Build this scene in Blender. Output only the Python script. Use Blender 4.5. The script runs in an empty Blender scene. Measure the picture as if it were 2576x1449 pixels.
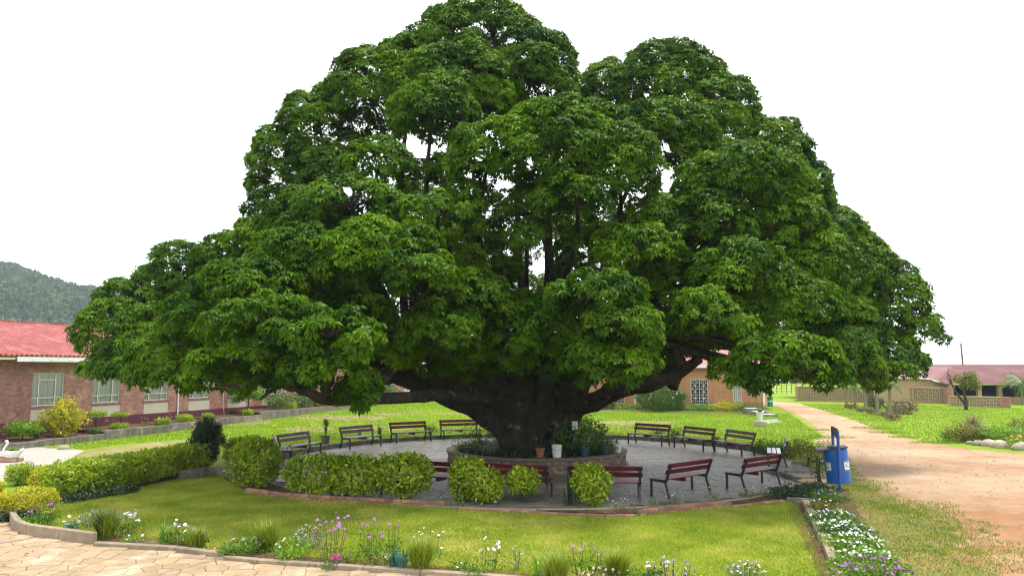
import bpy, bmesh, math, random
import numpy as np
from mathutils import Vector, Matrix
R = math.radians
random.seed(7); rng = np.random.default_rng(11)
SC = bpy.context.scene
COL = SC.collection

# ---------------------------------------------------------------- camera, sky, sun, exposure
CAM_H = 3.4; FV = 1906.0; CXV, CYV, HORV = 1288.0, 724.5, 925.3    # pixel frame 2576 x 1449
PITCH = math.atan((HORV - CYV) / FV)
cam_d = bpy.data.cameras.new('camera'); cam = bpy.data.objects.new('camera', cam_d); COL.objects.link(cam)
cam.location = (0, 0, CAM_H); cam.rotation_euler = (math.pi / 2 + PITCH, 0, 0)
cam_d.sensor_width = 36; cam_d.lens = FV / 2576 * 36; cam_d.clip_start = .1; cam_d.clip_end = 6000
SC.camera = cam
W = bpy.data.worlds.new('World'); SC.world = W; W.use_nodes = True
nt = W.node_tree; nt.nodes.clear()
SUN_EL, SUN_AZ = R(74), R(70)      # azimuth measured clockwise from +Y; high light from beyond the tree, slightly right
sky = nt.nodes.new('ShaderNodeTexSky'); sky.sky_type = 'NISHITA'; sky.sun_disc = False
sky.sun_elevation = SUN_EL; sky.sun_rotation = SUN_AZ; sky.dust_density = 4; sky.air_density = 1.2
cloud = nt.nodes.new('ShaderNodeRGB'); cloud.outputs[0].default_value = (9.6, 9.9, 10.1, 1)   # thick bright overcast layer
mixn = nt.nodes.new('ShaderNodeMix'); mixn.data_type = 'RGBA'; mixn.inputs[0].default_value = .88
bg = nt.nodes.new('ShaderNodeBackground'); bg.inputs[1].default_value = .087
wo = nt.nodes.new('ShaderNodeOutputWorld')
nt.links.new(sky.outputs[0], mixn.inputs[6]); nt.links.new(cloud.outputs[0], mixn.inputs[7])
nt.links.new(mixn.outputs[2], bg.inputs[0]); nt.links.new(bg.outputs[0], wo.inputs[0])
sun_d = bpy.data.lights.new('sun', 'SUN'); sun = bpy.data.objects.new('sun', sun_d); COL.objects.link(sun)
sun_d.energy = 1.5; sun_d.angle = R(14); sun_d.color = (1, .95, .86)
sdir = Vector((math.sin(SUN_AZ) * math.cos(SUN_EL), math.cos(SUN_AZ) * math.cos(SUN_EL), math.sin(SUN_EL)))
sun.rotation_euler = sdir.to_track_quat('Z', 'Y').to_euler(); sun.location = (0, 0, 60)
vs = SC.view_settings; vs.view_transform = 'Standard'; vs.look = 'None'; vs.gamma = 1; vs.use_curve_mapping = False
vs.exposure = 1.45
SC.render.engine = 'CYCLES'
SC.cycles.max_bounces = 8; SC.cycles.diffuse_bounces = 4; SC.cycles.glossy_bounces = 2; SC.cycles.transmission_bounces = 4
SC.cycles.transparent_max_bounces = 6; SC.cycles.volume_bounces = 0
SC.cycles.use_denoising = True; SC.cycles.denoising_input_passes = 'RGB_ALBEDO_NORMAL'; SC.cycles.denoising_prefilter = 'ACCURATE'
SC.cycles.filter_width = 1.2
SC.cycles.caustics_reflective = False; SC.cycles.caustics_refractive = False

# ---------------------------------------------------------------- pixels to places
def sst(a): a = np.clip(a, 0, 1); return a * a * (3 - 2 * a)
def H(x, y):                                   # gentle rise of the lawn towards the long building
    return .62 * sst((np.asarray(y, float) - 31) / 40) * sst((8 - np.asarray(x, float)) / 14)
_c, _s = math.cos(PITCH), math.sin(PITCH)
def ray(px, py):
    a = (px - CXV) / FV; b = (CYV - py) / FV
    return Vector((a, _c - b * _s, _s + b * _c))
def on_z(px, py, z=0.):
    d = ray(px, py); t = (z - CAM_H) / d.z
    return Vector((d.x * t, d.y * t, z))
def G(px, py):                                 # ground under a pixel
    z = 0.
    for _ in range(12):
        p = on_z(px, py, z); z = float(H(p.x, p.y))
    return Vector((p.x, p.y, z))
def at(px, py, Y):                             # pixel at a known distance
    d = ray(px, py); t = Y / d.y
    return Vector((d.x * t, Y, CAM_H + d.z * t))
def ppm(Y): return FV / Y                      # pixels per metre

# ---------------------------------------------------------------- materials
def _n(nt, t, **k):
    n = nt.nodes.new(t)
    for a, v in k.items(): setattr(n, a, v)
    return n
def mat(name, c1, c2=None, scale=6., rough=.85, bump=0., bscale=None, c3=None, s3=.6, t3=(.5, .65), rand=0., spec=.3, metal=0., stretch=None, detail=6.):
    """principled with noise mottling c1..c2, large patches of c3, value jitter per object"""
    m = bpy.data.materials.new(name); m.use_nodes = True; t = m.node_tree; L = t.links
    b = t.nodes['Principled BSDF']; b.inputs['Roughness'].default_value = rough
    b.inputs['Specular IOR Level'].default_value = spec; b.inputs['Metallic'].default_value = metal
    g = _n(t, 'ShaderNodeNewGeometry'); pos = g.outputs['Position']
    if stretch:
        mp = _n(t, 'ShaderNodeMapping'); mp.inputs['Scale'].default_value = stretch
        L.new(pos, mp.inputs['Vector']); pos = mp.outputs[0]
    c2 = c2 or tuple(v * .7 for v in c1)
    nz = _n(t, 'ShaderNodeTexNoise'); nz.inputs['Scale'].default_value = scale; nz.inputs['Detail'].default_value = detail
    nz.inputs['Roughness'].default_value = .65; L.new(pos, nz.inputs['Vector'])
    cr = _n(t, 'ShaderNodeValToRGB'); cr.color_ramp.elements[0].position = .33; cr.color_ramp.elements[1].position = .67
    cr.color_ramp.elements[0].color = (*c2, 1); cr.color_ramp.elements[1].color = (*c1, 1)
    L.new(nz.outputs[0], cr.inputs[0]); col = cr.outputs[0]
    if c3:
        n3 = _n(t, 'ShaderNodeTexNoise'); n3.inputs['Scale'].default_value = s3; n3.inputs['Detail'].default_value = 8.
        n3.inputs['Roughness'].default_value = .7; L.new(g.outputs['Position'], n3.inputs['Vector'])
        r3 = _n(t, 'ShaderNodeMapRange'); r3.inputs[1].default_value = t3[0]; r3.inputs[2].default_value = t3[1]
        L.new(n3.outputs[0], r3.inputs[0])
        mx = _n(t, 'ShaderNodeMix', data_type='RGBA'); L.new(r3.outputs[0], mx.inputs[0]); L.new(col, mx.inputs[6])
        mx.inputs[7].default_value = (*c3, 1); col = mx.outputs[2]
    if rand:
        oi = _n(t, 'ShaderNodeObjectInfo'); mr = _n(t, 'ShaderNodeMapRange'); mr.inputs[3].default_value = 1 - rand; mr.inputs[4].default_value = 1 + rand
        L.new(oi.outputs['Random'], mr.inputs[0]); hs = _n(t, 'ShaderNodeHueSaturation'); L.new(mr.outputs[0], hs.inputs['Value']); L.new(col, hs.inputs['Color'])
        mh = _n(t, 'ShaderNodeMapRange'); mh.inputs[3].default_value = .5 - rand * .03; mh.inputs[4].default_value = .5 + rand * .03
        ml = _n(t, 'ShaderNodeMath', operation='FRACT'); mm = _n(t, 'ShaderNodeMath', operation='MULTIPLY'); mm.inputs[1].default_value = 7.31
        L.new(oi.outputs['Random'], mm.inputs[0]); L.new(mm.outputs[0], ml.inputs[0]); L.new(ml.outputs[0], mh.inputs[0]); L.new(mh.outputs[0], hs.inputs['Hue'])
        col = hs.outputs[0]
    L.new(col, b.inputs['Base Color'])
    if bump:
        nb = _n(t, 'ShaderNodeTexNoise'); nb.inputs['Scale'].default_value = bscale or scale * 3; nb.inputs['Detail'].default_value = 6.
        L.new(pos, nb.inputs['Vector']); bp = _n(t, 'ShaderNodeBump'); bp.inputs['Strength'].default_value = 1.; bp.inputs['Distance'].default_value = bump
        L.new(nb.outputs[0], bp.inputs['Height']); L.new(bp.outputs[0], b.inputs['Normal'])
    return m
def leafmat(name, c_dark, c_light, trans=.3, rough=.42, spec=.5, tint=None, patch=1.2):
    """leaf colour from a per-leaf random attribute and soft patches of younger foliage; part of the light goes through"""
    m = bpy.data.materials.new(name); m.use_nodes = True; t = m.node_tree; L = t.links
    b = t.nodes['Principled BSDF']; b.inputs['Roughness'].default_value = rough; b.inputs['Specular IOR Level'].default_value = spec
    at_ = _n(t, 'ShaderNodeAttribute', attribute_name='rnd')
    g = _n(t, 'ShaderNodeNewGeometry'); nz = _n(t, 'ShaderNodeTexNoise'); nz.inputs['Scale'].default_value = patch; nz.inputs['Detail'].default_value = 3
    L.new(g.outputs['Position'], nz.inputs['Vector'])
    ad = _n(t, 'ShaderNodeMath', operation='MULTIPLY_ADD'); ad.inputs[1].default_value = .55; L.new(at_.outputs['Fac'], ad.inputs[0])
    sb = _n(t, 'ShaderNodeMath', operation='MULTIPLY_ADD'); sb.inputs[1].default_value = 1.4; sb.inputs[2].default_value = -.5
    L.new(nz.outputs[0], sb.inputs[0]); L.new(sb.outputs[0], ad.inputs[2])
    mx = _n(t, 'ShaderNodeMix', data_type='RGBA'); mx.clamp_factor = True
    L.new(ad.outputs[0], mx.inputs[0]); mx.inputs[6].default_value = (*c_dark, 1); mx.inputs[7].default_value = (*c_light, 1)
    L.new(mx.outputs[2], b.inputs['Base Color'])
    tr = _n(t, 'ShaderNodeBsdfTranslucent'); tm = _n(t, 'ShaderNodeMix', data_type='RGBA', blend_type='MULTIPLY'); tm.inputs[0].default_value = 1
    L.new(mx.outputs[2], tm.inputs[6]); tm.inputs[7].default_value = (*(tint or (1.3, 1.35, .6)), 1); L.new(tm.outputs[2], tr.inputs[0])
    ms = _n(t, 'ShaderNodeMixShader'); ms.inputs[0].default_value = trans
    L.new(b.outputs[0], ms.inputs[1]); L.new(tr.outputs[0], ms.inputs[2]); L.new(ms.outputs[0], t.nodes['Material Output'].inputs[0])
    return m
def plain(name, c, rough=.5, spec=.4, var=.12, scale=9., metal=0.):
    return mat(name, c, tuple(v * (1 - var) for v in c), scale=scale, rough=rough, spec=spec, metal=metal)

M = {}
M['grass'] = mat('grass', (.20, .285, .020), (.135, .215, .012), scale=2.2, rough=.95, bump=.02, bscale=40, c3=(.32, .29, .09), s3=.13, t3=(.54, .68), spec=.1)
M['lawn'] = mat('lawn', (.20, .26, .012), (.13, .20, .007), scale=3.0, rough=.95, bump=.015, bscale=55, c3=(.36, .32, .10), s3=.45, t3=(.48, .66), spec=.1)
M['verge'] = mat('verge', (.20, .165, .06), (.135, .145, .035), scale=2.5, rough=.95, bump=.015, bscale=45, c3=(.30, .185, .095), s3=.9, t3=(.5, .62), spec=.1)
M['dirt'] = mat('dirt', (.31, .165, .082), (.24, .125, .062), scale=1.6, rough=.95, bump=.02, bscale=14, c3=(.42, .32, .22), s3=.10, t3=(.40, .66), spec=.1)
M['sand'] = mat('sand', (.33, .25, .15), (.25, .20, .10), scale=2.5, rough=.95, bump=.01, bscale=25, c3=(.17, .19, .03), s3=.9, t3=(.44, .58), spec=.1)
M['soil'] = mat('soil', (.13, .085, .05), (.065, .042, .025), scale=9, rough=.95, bump=.03, bscale=30, c3=(.20, .145, .085), s3=1.2, t3=(.5, .65), spec=.1)
M['tar'] = mat('tar', (.40, .375, .345), (.31, .285, .26), scale=2.0, rough=.9, bump=.004, bscale=60, c3=(.46, .38, .29), s3=.4, spec=.15, stretch=(.5, 2.2, 1))
M['flag'] = mat('flag', (.345, .25, .155), (.28, .20, .12), scale=5, rough=.85, bump=.006, bscale=18, rand=.13, c3=(.44, .36, .25), s3=.8, spec=.2)
M['flag_joint'] = mat('flag_joint', (.31, .225, .14), (.25, .18, .11), scale=8, rough=.95, bump=.01)
M['patio'] = mat('patio', (.180, .164, .130), (.118, .107, .085), scale=3.5, rough=.5, bump=.006, bscale=14, rand=.16, c3=(.085, .082, .075), s3=1.1, t3=(.5, .66), spec=.4, stretch=(.6, 1.6, 1))
M['patio_joint'] = mat('patio_joint', (.125, .118, .10), (.085, .08, .07), scale=8, rough=.9, bump=.01)
M['concrete'] = mat('concrete', (.32, .255, .175), (.23, .18, .12), scale=5, rough=.9, bump=.008, bscale=25, c3=(.15, .135, .105), s3=1.3, t3=(.5, .68), rand=.06)
M['old_concrete'] = mat('old_concrete', (.22, .20, .165), (.10, .092, .078), scale=4, rough=.92, bump=.01, bscale=20, c3=(.33, .30, .245), s3=1.0, t3=(.52, .65), stretch=(1, 1, .35))
M['edge_brick'] = mat('edge_brick', (.34, .165, .105), (.24, .125, .08), scale=14, rough=.9, bump=.006, bscale=40, rand=.36, c3=(.30, .25, .175), s3=3, t3=(.52, .68))
M['mortar'] = mat('mortar', (.19, .16, .12), (.12, .10, .075), scale=10, rough=.95, bump=.01)
M['stone'] = mat('stone', (.23, .19, .13), (.14, .115, .08), scale=7, rough=.88, bump=.012, bscale=18, rand=.28)
M['cap'] = mat('cap', (.21, .165, .125), (.145, .115, .088), scale=6, rough=.85, bump=.006)
M['bench_wood'] = mat('bench_wood', (.115, .012, .020), (.075, .008, .015), scale=5, rough=.4, spec=.3, rand=.22, stretch=(1, 1, 1), bump=.0015, bscale=30)
M['bench_purple'] = mat('bench_purple', (.10, .03, .085), (.065, .02, .06), scale=5, rough=.22, spec=.7, rand=.12, bump=.0015, bscale=30)
M['bench_metal'] = plain('bench_metal', (.018, .017, .028), .4, .5)
M['bark'] = mat('bark', (.055, .044, .031), (.012, .010, .008), scale=3.5, rough=.95, bump=.06, bscale=7, c3=(.24, .225, .175), s3=2.4, t3=(.6, .68), stretch=(1, 1, .5))
M['twig'] = mat('twig', (.07, .052, .038), (.04, .03, .022), scale=8, rough=.95)
M['stem'] = mat('stem', (.09, .12, .03), (.06, .07, .02), scale=8, rough=.9)
M['crown_leaf'] = leafmat('crown_leaf', (.005, .040, .001), (.130, .245, .002), trans=.28, rough=.45, spec=.09, patch=.42)
M['hedge_leaf'] = leafmat('hedge_leaf', (.12, .22, .005), (.44, .54, .010), trans=.3, rough=.42, patch=1.6)
M['gold_leaf'] = leafmat('gold_leaf', (.24, .27, .006), (.66, .58, .015), trans=.3, rough=.42, patch=1.4)
M['dark_leaf'] = leafmat('dark_leaf', (.010, .034, .010), (.035, .075, .016), trans=.2, rough=.42, patch=1.6)
M['mid_leaf'] = leafmat('mid_leaf', (.03, .10, .006), (.14, .26, .015), trans=.28, rough=.42, patch=1.6)
M['bright_leaf'] = leafmat('bright_leaf', (.07, .18, .006), (.26, .44, .015), trans=.3, rough=.42, patch=1.6)
M['olive_leaf'] = leafmat('olive_leaf', (.09, .11, .015), (.27, .26, .04), trans=.25, rough=.5, patch=1.6)
M['tuft_leaf'] = leafmat('tuft_leaf', (.09, .15, .006), (.27, .33, .02), trans=.25, rough=.45, patch=3)
M['strap_leaf'] = leafmat('strap_leaf', (.012, .04, .012), (.04, .09, .022), trans=.2, rough=.4, patch=2)
M['grey_leaf'] = leafmat('grey_leaf', (.16, .20, .10), (.38, .42, .26), trans=.2, rough=.6, patch=3)
M['blue_leaf'] = leafmat('blue_leaf', (.03, .12, .10), (.06, .22, .18), trans=.2, rough=.5, patch=3)
M['dry_leaf'] = leafmat('dry_leaf', (.12, .075, .045), (.25, .17, .11), trans=.15, rough=.6, patch=3)
M['blade'] = leafmat('blade', (.115, .21, .004), (.47, .46, .075), trans=.3, rough=.55, spec=.25, patch=.9)
M['blade_far'] = leafmat('blade_far', (.10, .20, .005), (.27, .38, .02), trans=.3, rough=.55, spec=.2, patch=.25)
M['hill_leaf'] = leafmat('hill_leaf', (.022, .052, .020), (.085, .135, .040), trans=.1, rough=.8, spec=.1, patch=.03)
M['petal_white'] = leafmat('petal_white', (.72, .74, .80), (.9, .9, .9), trans=.25, rough=.7, tint=(1, 1, 1))
M['petal_purple'] = leafmat('petal_purple', (.30, .08, .36), (.55, .24, .58), trans=.25, rough=.7, tint=(1, 1, 1))
M['petal_magenta'] = leafmat('petal_magenta', (.30, .02, .16), (.55, .10, .36), trans=.25, rough=.7, tint=(1, 1, 1))
M['petal_lilac'] = leafmat('petal_lilac', (.48, .42, .66), (.70, .64, .80), trans=.25, rough=.7, tint=(1, 1, 1))
M['petal_orange'] = leafmat('petal_orange', (.7, .2, .03), (.85, .4, .08), trans=.25, rough=.7, tint=(1, 1, 1))
M['petal_pink'] = leafmat('petal_pink', (.62, .36, .38), (.82, .6, .6), trans=.25, rough=.7, tint=(1, 1, 1))
M['red_brick'] = mat('red_brick', (.43, .215, .165), (.32, .155, .12), scale=6, rough=.9, bump=.004, rand=.2, c3=(.48, .30, .24), s3=2.2)
M['salmon_brick'] = mat('salmon_brick', (.46, .225, .118), (.38, .185, .095), scale=4, rough=.9, bump=.004, rand=.12, c3=(.30, .14, .08), s3=.9, t3=(.58, .66))
M['tan_brick'] = mat('tan_brick', (.42, .29, .165), (.33, .225, .125), scale=4, rough=.9, bump=.004, rand=.12)
M['brick_joint'] = mat('brick_joint', (.42, .33, .27), (.34, .26, .21), scale=8, rough=.95)
M['joint_light'] = mat('joint_light', (.46, .29, .18), (.40, .25, .15), scale=8, rough=.95)
M['plinth'] = mat('plinth', (.115, .022, .035), (.085, .017, .028), scale=3, rough=.6, spec=.4)
M['cream'] = mat('cream', (.52, .475, .37), (.47, .43, .33), scale=2, rough=.7)
M['white_paint'] = mat('white_paint', (.74, .74, .72), (.66, .66, .63), scale=4, rough=.5, spec=.4)
M['white_plastic'] = plain('white_plastic', (.74, .76, .72), .35, .5, .06)
M['red_roof'] = mat('red_roof', (.36, .085, .08), (.28, .065, .062), scale=2.0, rough=.55, spec=.4, c3=(.50, .21, .18), s3=1.4, t3=(.48, .7), stretch=(1, 1, 1))
M['maroon_roof'] = mat('maroon_roof', (.17, .045, .048), (.125, .038, .042), scale=1.2, rough=.6, spec=.4, c3=(.19, .10, .095), s3=.25, t3=(.45, .62))
M['pink_roof'] = mat('pink_roof', (.40, .17, .16), (.33, .13, .13), scale=1.5, rough=.6)
M['painted_shade'] = plain('painted_shade', (.012, .011, .012), .8, .2)  # near-black: shade of rooms and openings put into the colour
M['lattice'] = mat('lattice', (.50, .42, .26), (.38, .31, .19), scale=2, rough=.9)
M['curtain'] = mat('curtain', (.80, .81, .79), (.66, .68, .66), scale=2, rough=.9, stretch=(14, 14, .4))
M['terracotta'] = mat('terracotta', (.36, .13, .07), (.28, .10, .055), scale=9, rough=.8)
M['green_plastic'] = plain('green_plastic', (.018, .065, .065), .4, .5)
M['drum_blue'] = mat('drum_blue', (.004, .10, .40), (.004, .075, .31), scale=4, rough=.35, spec=.5, c3=(.05, .10, .22), s3=2.5, t3=(.62, .7))
M['drum_green'] = plain('drum_green', (.01, .22, .06), .4, .5)
M['lid'] = mat('lid', (.12, .085, .09), (.05, .04, .07), scale=9, rough=.5, spec=.4)
M['ink'] = plain('ink', (.03, .04, .09), .8, .2)
M['pole_blue'] = plain('pole_blue', (.008, .08, .32), .35, .5)
M['rock'] = mat('rock', (.42, .36, .28), (.28, .235, .18), scale=5, rough=.9, bump=.02, bscale=12, rand=.2)
M['pole_wood'] = mat('pole_wood', (.12, .09, .08), (.07, .055, .05), scale=5, rough=.9)
M['palm_trunk'] = mat('palm_trunk', (.26, .25, .13), (.15, .15, .07), scale=9, rough=.9, bump=.02, stretch=(1, 1, 4))
M['tile_white'] = mat('tile_white', (.72, .75, .80), (.62, .66, .72), scale=3, rough=.25, spec=.5)
def glassmat():
    m = bpy.data.materials.new('window_glass'); m.use_nodes = True; t = m.node_tree
    b = t.nodes['Principled BSDF']; b.inputs['Base Color'].default_value = (.75, .8, .82, 1); b.inputs['Roughness'].default_value = .03
    tr = t.nodes.new('ShaderNodeBsdfTransparent'); ms = t.nodes.new('ShaderNodeMixShader'); fr = t.nodes.new('ShaderNodeFresnel'); fr.inputs[0].default_value = 1.3
    gl = t.nodes.new('ShaderNodeBsdfGlossy'); gl.inputs['Roughness'].default_value = .03; tr.inputs[0].default_value = (.95, .96, .96, 1)
    t.links.new(fr.outputs[0], ms.inputs[0]); t.links.new(tr.outputs[0], ms.inputs[1]); t.links.new(gl.outputs[0], ms.inputs[2])
    t.links.new(ms.outputs[0], t.nodes['Material Output'].inputs[0]); return m
M['glass'] = glassmat()

# ---------------------------------------------------------------- objects and meshes
def link(name, me, parent=None, kind=None):
    o = bpy.data.objects.new(name, me); COL.objects.link(o)
    if parent is not None: o.parent = parent
    if kind: o['kind'] = kind
    return o
def tag(o, label, cat, group=None):
    o['label'] = label; o['category'] = cat
    if group: o['group'] = group
    return o
def thing(name, label, cat, loc=(0, 0, 0), rz=0., group=None):
    o = link(name, None); o.location = loc; o.rotation_euler = (0, 0, rz); o.empty_display_size = .2
    return tag(o, label, cat, group)
def dup(root, loc, rz, label=None):
    def cp(o, par):
        c = o.copy(); COL.objects.link(c); c.parent = par
        for ch in list(o.children): cp(ch, c)
        return c
    r = cp(root, None); r.location = loc; r.rotation_euler = (0, 0, rz)
    if label: r['label'] = label
    return r
class MB:
    """collects simple solids, links them as one mesh object"""
    def __init__(s): s.v = []; s.f = []
    def add(s, vs_, fs): n = len(s.v); s.v += [tuple(v) for v in vs_]; s.f += [tuple(i + n for i in f) for f in fs]; return s
    def box(s, c, d, rz=0., mtx=None):
        hx, hy, hz = d[0] / 2, d[1] / 2, d[2] / 2
        vs_ = [Vector((x, y, z)) for z in (-hz, hz) for x, y in ((-hx, -hy), (hx, -hy), (hx, hy), (-hx, hy))]
        m = mtx or Matrix.Rotation(rz, 3, 'Z')
        return s.add([m @ v + Vector(c) for v in vs_], [(3, 2, 1, 0), (4, 5, 6, 7), (0, 1, 5, 4), (1, 2, 6, 5), (2, 3, 7, 6), (3, 0, 4, 7)])
    def bar(s, a, b, w, h, up=(0, 0, 1)):
        a, b = Vector(a), Vector(b); d = (b - a); L = d.length; d.normalize(); side = d.cross(Vector(up))
        if side.length < 1e-4: side = Vector((1, 0, 0))
        side.normalize(); u = side.cross(d)
        m = Matrix((d, side, u)).transposed()
        return s.box((a + b) / 2, (L, w, h), mtx=m)
    def tube(s, pts, rad, n=8, cap=True):
        pts = [Vector(p) for p in pts]; rings = []
        if not hasattr(rad, '__len__'): rad = [rad] * len(pts)
        ref = Vector((.31, .87, .12))
        for i, p in enumerate(pts):
            t = (pts[min(i + 1, len(pts) - 1)] - pts[max(i - 1, 0)]).normalized()
            a = t.cross(ref)
            if a.length < .05: a = t.cross(Vector((1, 0, 0)))
            a.normalize(); b = t.cross(a); ref = b if False else ref
            rings.append([p + (a * math.cos(k * 2 * math.pi / n) + b * math.sin(k * 2 * math.pi / n)) * rad[i] for k in range(n)])
        vs_ = [v for r in rings for v in r]; fs = []
        for i in range(len(pts) - 1):
            for k in range(n): fs.append((i * n + k, i * n + (k + 1) % n, (i + 1) * n + (k + 1) % n, (i + 1) * n + k))
        if cap: fs.append(tuple(range(n - 1, -1, -1))); fs.append(tuple((len(pts) - 1) * n + k for k in range(n)))
        return s.add(vs_, fs)
    def lathe(s, prof, n=20, c=(0, 0, 0)):
        """profile (r, z) bottom to top, turned about z"""
        vs_ = [(c[0] + r * math.cos(2 * math.pi * k / n), c[1] + r * math.sin(2 * math.pi * k / n), c[2] + z) for r, z in prof for k in range(n)]
        fs = []
        for i in range(len(prof) - 1):
            for k in range(n): fs.append((i * n + k, i * n + (k + 1) % n, (i + 1) * n + (k + 1) % n, (i + 1) * n + k))
        fs.append(tuple(range(n - 1, -1, -1))); fs.append(tuple((len(prof) - 1) * n + k for k in range(n)))
        return s.add(vs_, fs)
    def prism(s, poly, z0, z1):
        n = len(poly); vs_ = [(p[0], p[1], z0) for p in poly] + [(p[0], p[1], z1) for p in poly]
        return s.add(vs_, [tuple(range(n - 1, -1, -1)), tuple(range(n, 2 * n))] + [(i, (i + 1) % n, n + (i + 1) % n, n + i) for i in range(n)])
    def mesh(s, name, m, smooth=False, bevel=0.):
        me = bpy.data.meshes.new(name); me.from_pydata(s.v, [], s.f)
        if bevel:
            bm = bmesh.new(); bm.from_mesh(me); bmesh.ops.bevel(bm, geom=bm.edges[:], offset=bevel, segments=1, affect='EDGES', profile=.5); bm.to_mesh(me); bm.free()
        if smooth: me.polygons.foreach_set('use_smooth', [True] * len(me.polygons))
        me.materials.append(M[m] if isinstance(m, str) else m); me.update(); return me
    def build(s, name, m, parent=None, kind=None, smooth=False, bevel=0.):
        return link(name, s.mesh(name, m, smooth, bevel), parent, kind)
def np_mesh(name, V, k, m, rnd=None, smooth=False):
    """V (n, 3): every k consecutive vertices are one face"""
    V = np.asarray(V, np.float32).reshape(-1, 3); nf = len(V) // k
    me = bpy.data.meshes.new(name); me.vertices.add(len(V)); me.vertices.foreach_set('co', V.ravel())
    me.loops.add(len(V)); me.loops.foreach_set('vertex_index', np.arange(len(V), dtype=np.int32))
    me.polygons.add(nf); me.polygons.foreach_set('loop_start', np.arange(0, len(V), k, dtype=np.int32))
    me.update(calc_edges=True)
    if rnd is not None:
        a = me.attributes.new('rnd', 'FLOAT', 'POINT'); a.data.foreach_set('value', np.repeat(np.asarray(rnd, np.float32), k))
    me.materials.append(M[m]); return me
def nrm(a): return a / np.maximum(np.linalg.norm(a, axis=-1, keepdims=True), 1e-9)
def leaves(P, D, N, Ln, Wd, droop=.25):
    """one rhombic, slightly folded and drooping leaf a point: base P, direction D, face normal N -> (4n, 3)"""
    P, D, N = (np.asarray(a, float) for a in (P, D, N)); D = nrm(D); S = nrm(np.cross(D, N)); U = np.cross(S, D)
    Ln = np.broadcast_to(np.asarray(Ln, float), (len(P),))[:, None]; Wd = np.broadcast_to(np.asarray(Wd, float), (len(P),))[:, None]
    mid = P + D * Ln * .45 + U * Ln * .06
    tip = P + D * Ln - U * Ln * droop
    return np.stack([P, mid + S * Wd * .5, tip, mid - S * Wd * .5], 1).reshape(-1, 3)
def rdir(n):
    return nrm(rng.normal(size=(n, 3)))
def inpoly(x, y, poly):
    x = np.asarray(x); y = np.asarray(y); c = np.zeros(x.shape, bool); n = len(poly); j = n - 1
    for i in range(n):
        xi, yi = poly[i][0], poly[i][1]; xj, yj = poly[j][0], poly[j][1]
        c ^= ((yi > y) != (yj > y)) & (x < (xj - xi) * (y - yi) / (yj - yi + 1e-12) + xi); j = i
    return c
def rough_poly(pts, step=.5, amp=.12, seed=0):
    """outline resampled and roughened so that an edge of earth or turf is never straight"""
    r = np.random.default_rng(seed); out = []
    for i in range(len(pts)):
        a = np.array(pts[i][:2]); b = np.array(pts[(i + 1) % len(pts)][:2]); L = np.linalg.norm(b - a); n = max(1, int(L / step))
        for k in range(n):
            p = a + (b - a) * k / n; out.append(p + r.normal(size=2) * amp * (1 if n > 1 else .3))
    return out
def sheet(name, poly, z, m, kind='structure', lift=True):
    """flat patch; follows the ground when it is not level"""
    from mathutils.geometry import tessellate_polygon
    pts = [Vector((p[0], p[1], 0)) for p in poly]; tris = tessellate_polygon([pts])
    vs_ = [(p.x, p.y, z + (float(H(p.x, p.y)) if lift else 0)) for p in pts]
    fs = []
    for t in tris:
        a, b, c = (pts[i] for i in t); fs.append(tuple(t) if (b - a).cross(c - a).z > 0 else tuple(reversed(t)))
    me = bpy.data.meshes.new(name); me.from_pydata(vs_, [], fs); me.materials.append(M[m]); return link(name, me, None, kind)

# ================================================================ THE SETTING
def ground():
    xs = np.concatenate([np.linspace(-840, -70, 12)[:-1], np.linspace(-70, 70, 113), np.linspace(70, 840, 12)[1:]])
    ys = np.concatenate([np.linspace(-60, 0, 6)[:-1], np.linspace(0, 110, 89), np.linspace(110, 860, 14)[1:]])
    X, Y = np.meshgrid(xs, ys); Z = H(X, Y)
    V = np.stack([X, Y, Z], -1).reshape(-1, 3); nx = len(xs)
    F = [(j * nx + i, j * nx + i + 1, (j + 1) * nx + i + 1, (j + 1) * nx + i) for j in range(len(ys) - 1) for i in range(nx - 1)]
    me = bpy.data.meshes.new('ground'); me.from_pydata(V.tolist(), [], F); me.materials.append(M['grass'])
    me.polygons.foreach_set('use_smooth', [True] * len(me.polygons)); link('ground', me, None, 'structure')
ground()
def gpts(lst): return [G(*p) for p in lst]
PC = Vector((.86, 28.2, 0)); PR = 9.55                          # patio circle
QC = Vector((.88, 27.7, 0)); QR = 3.2                           # stone ring round the tree

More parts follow.
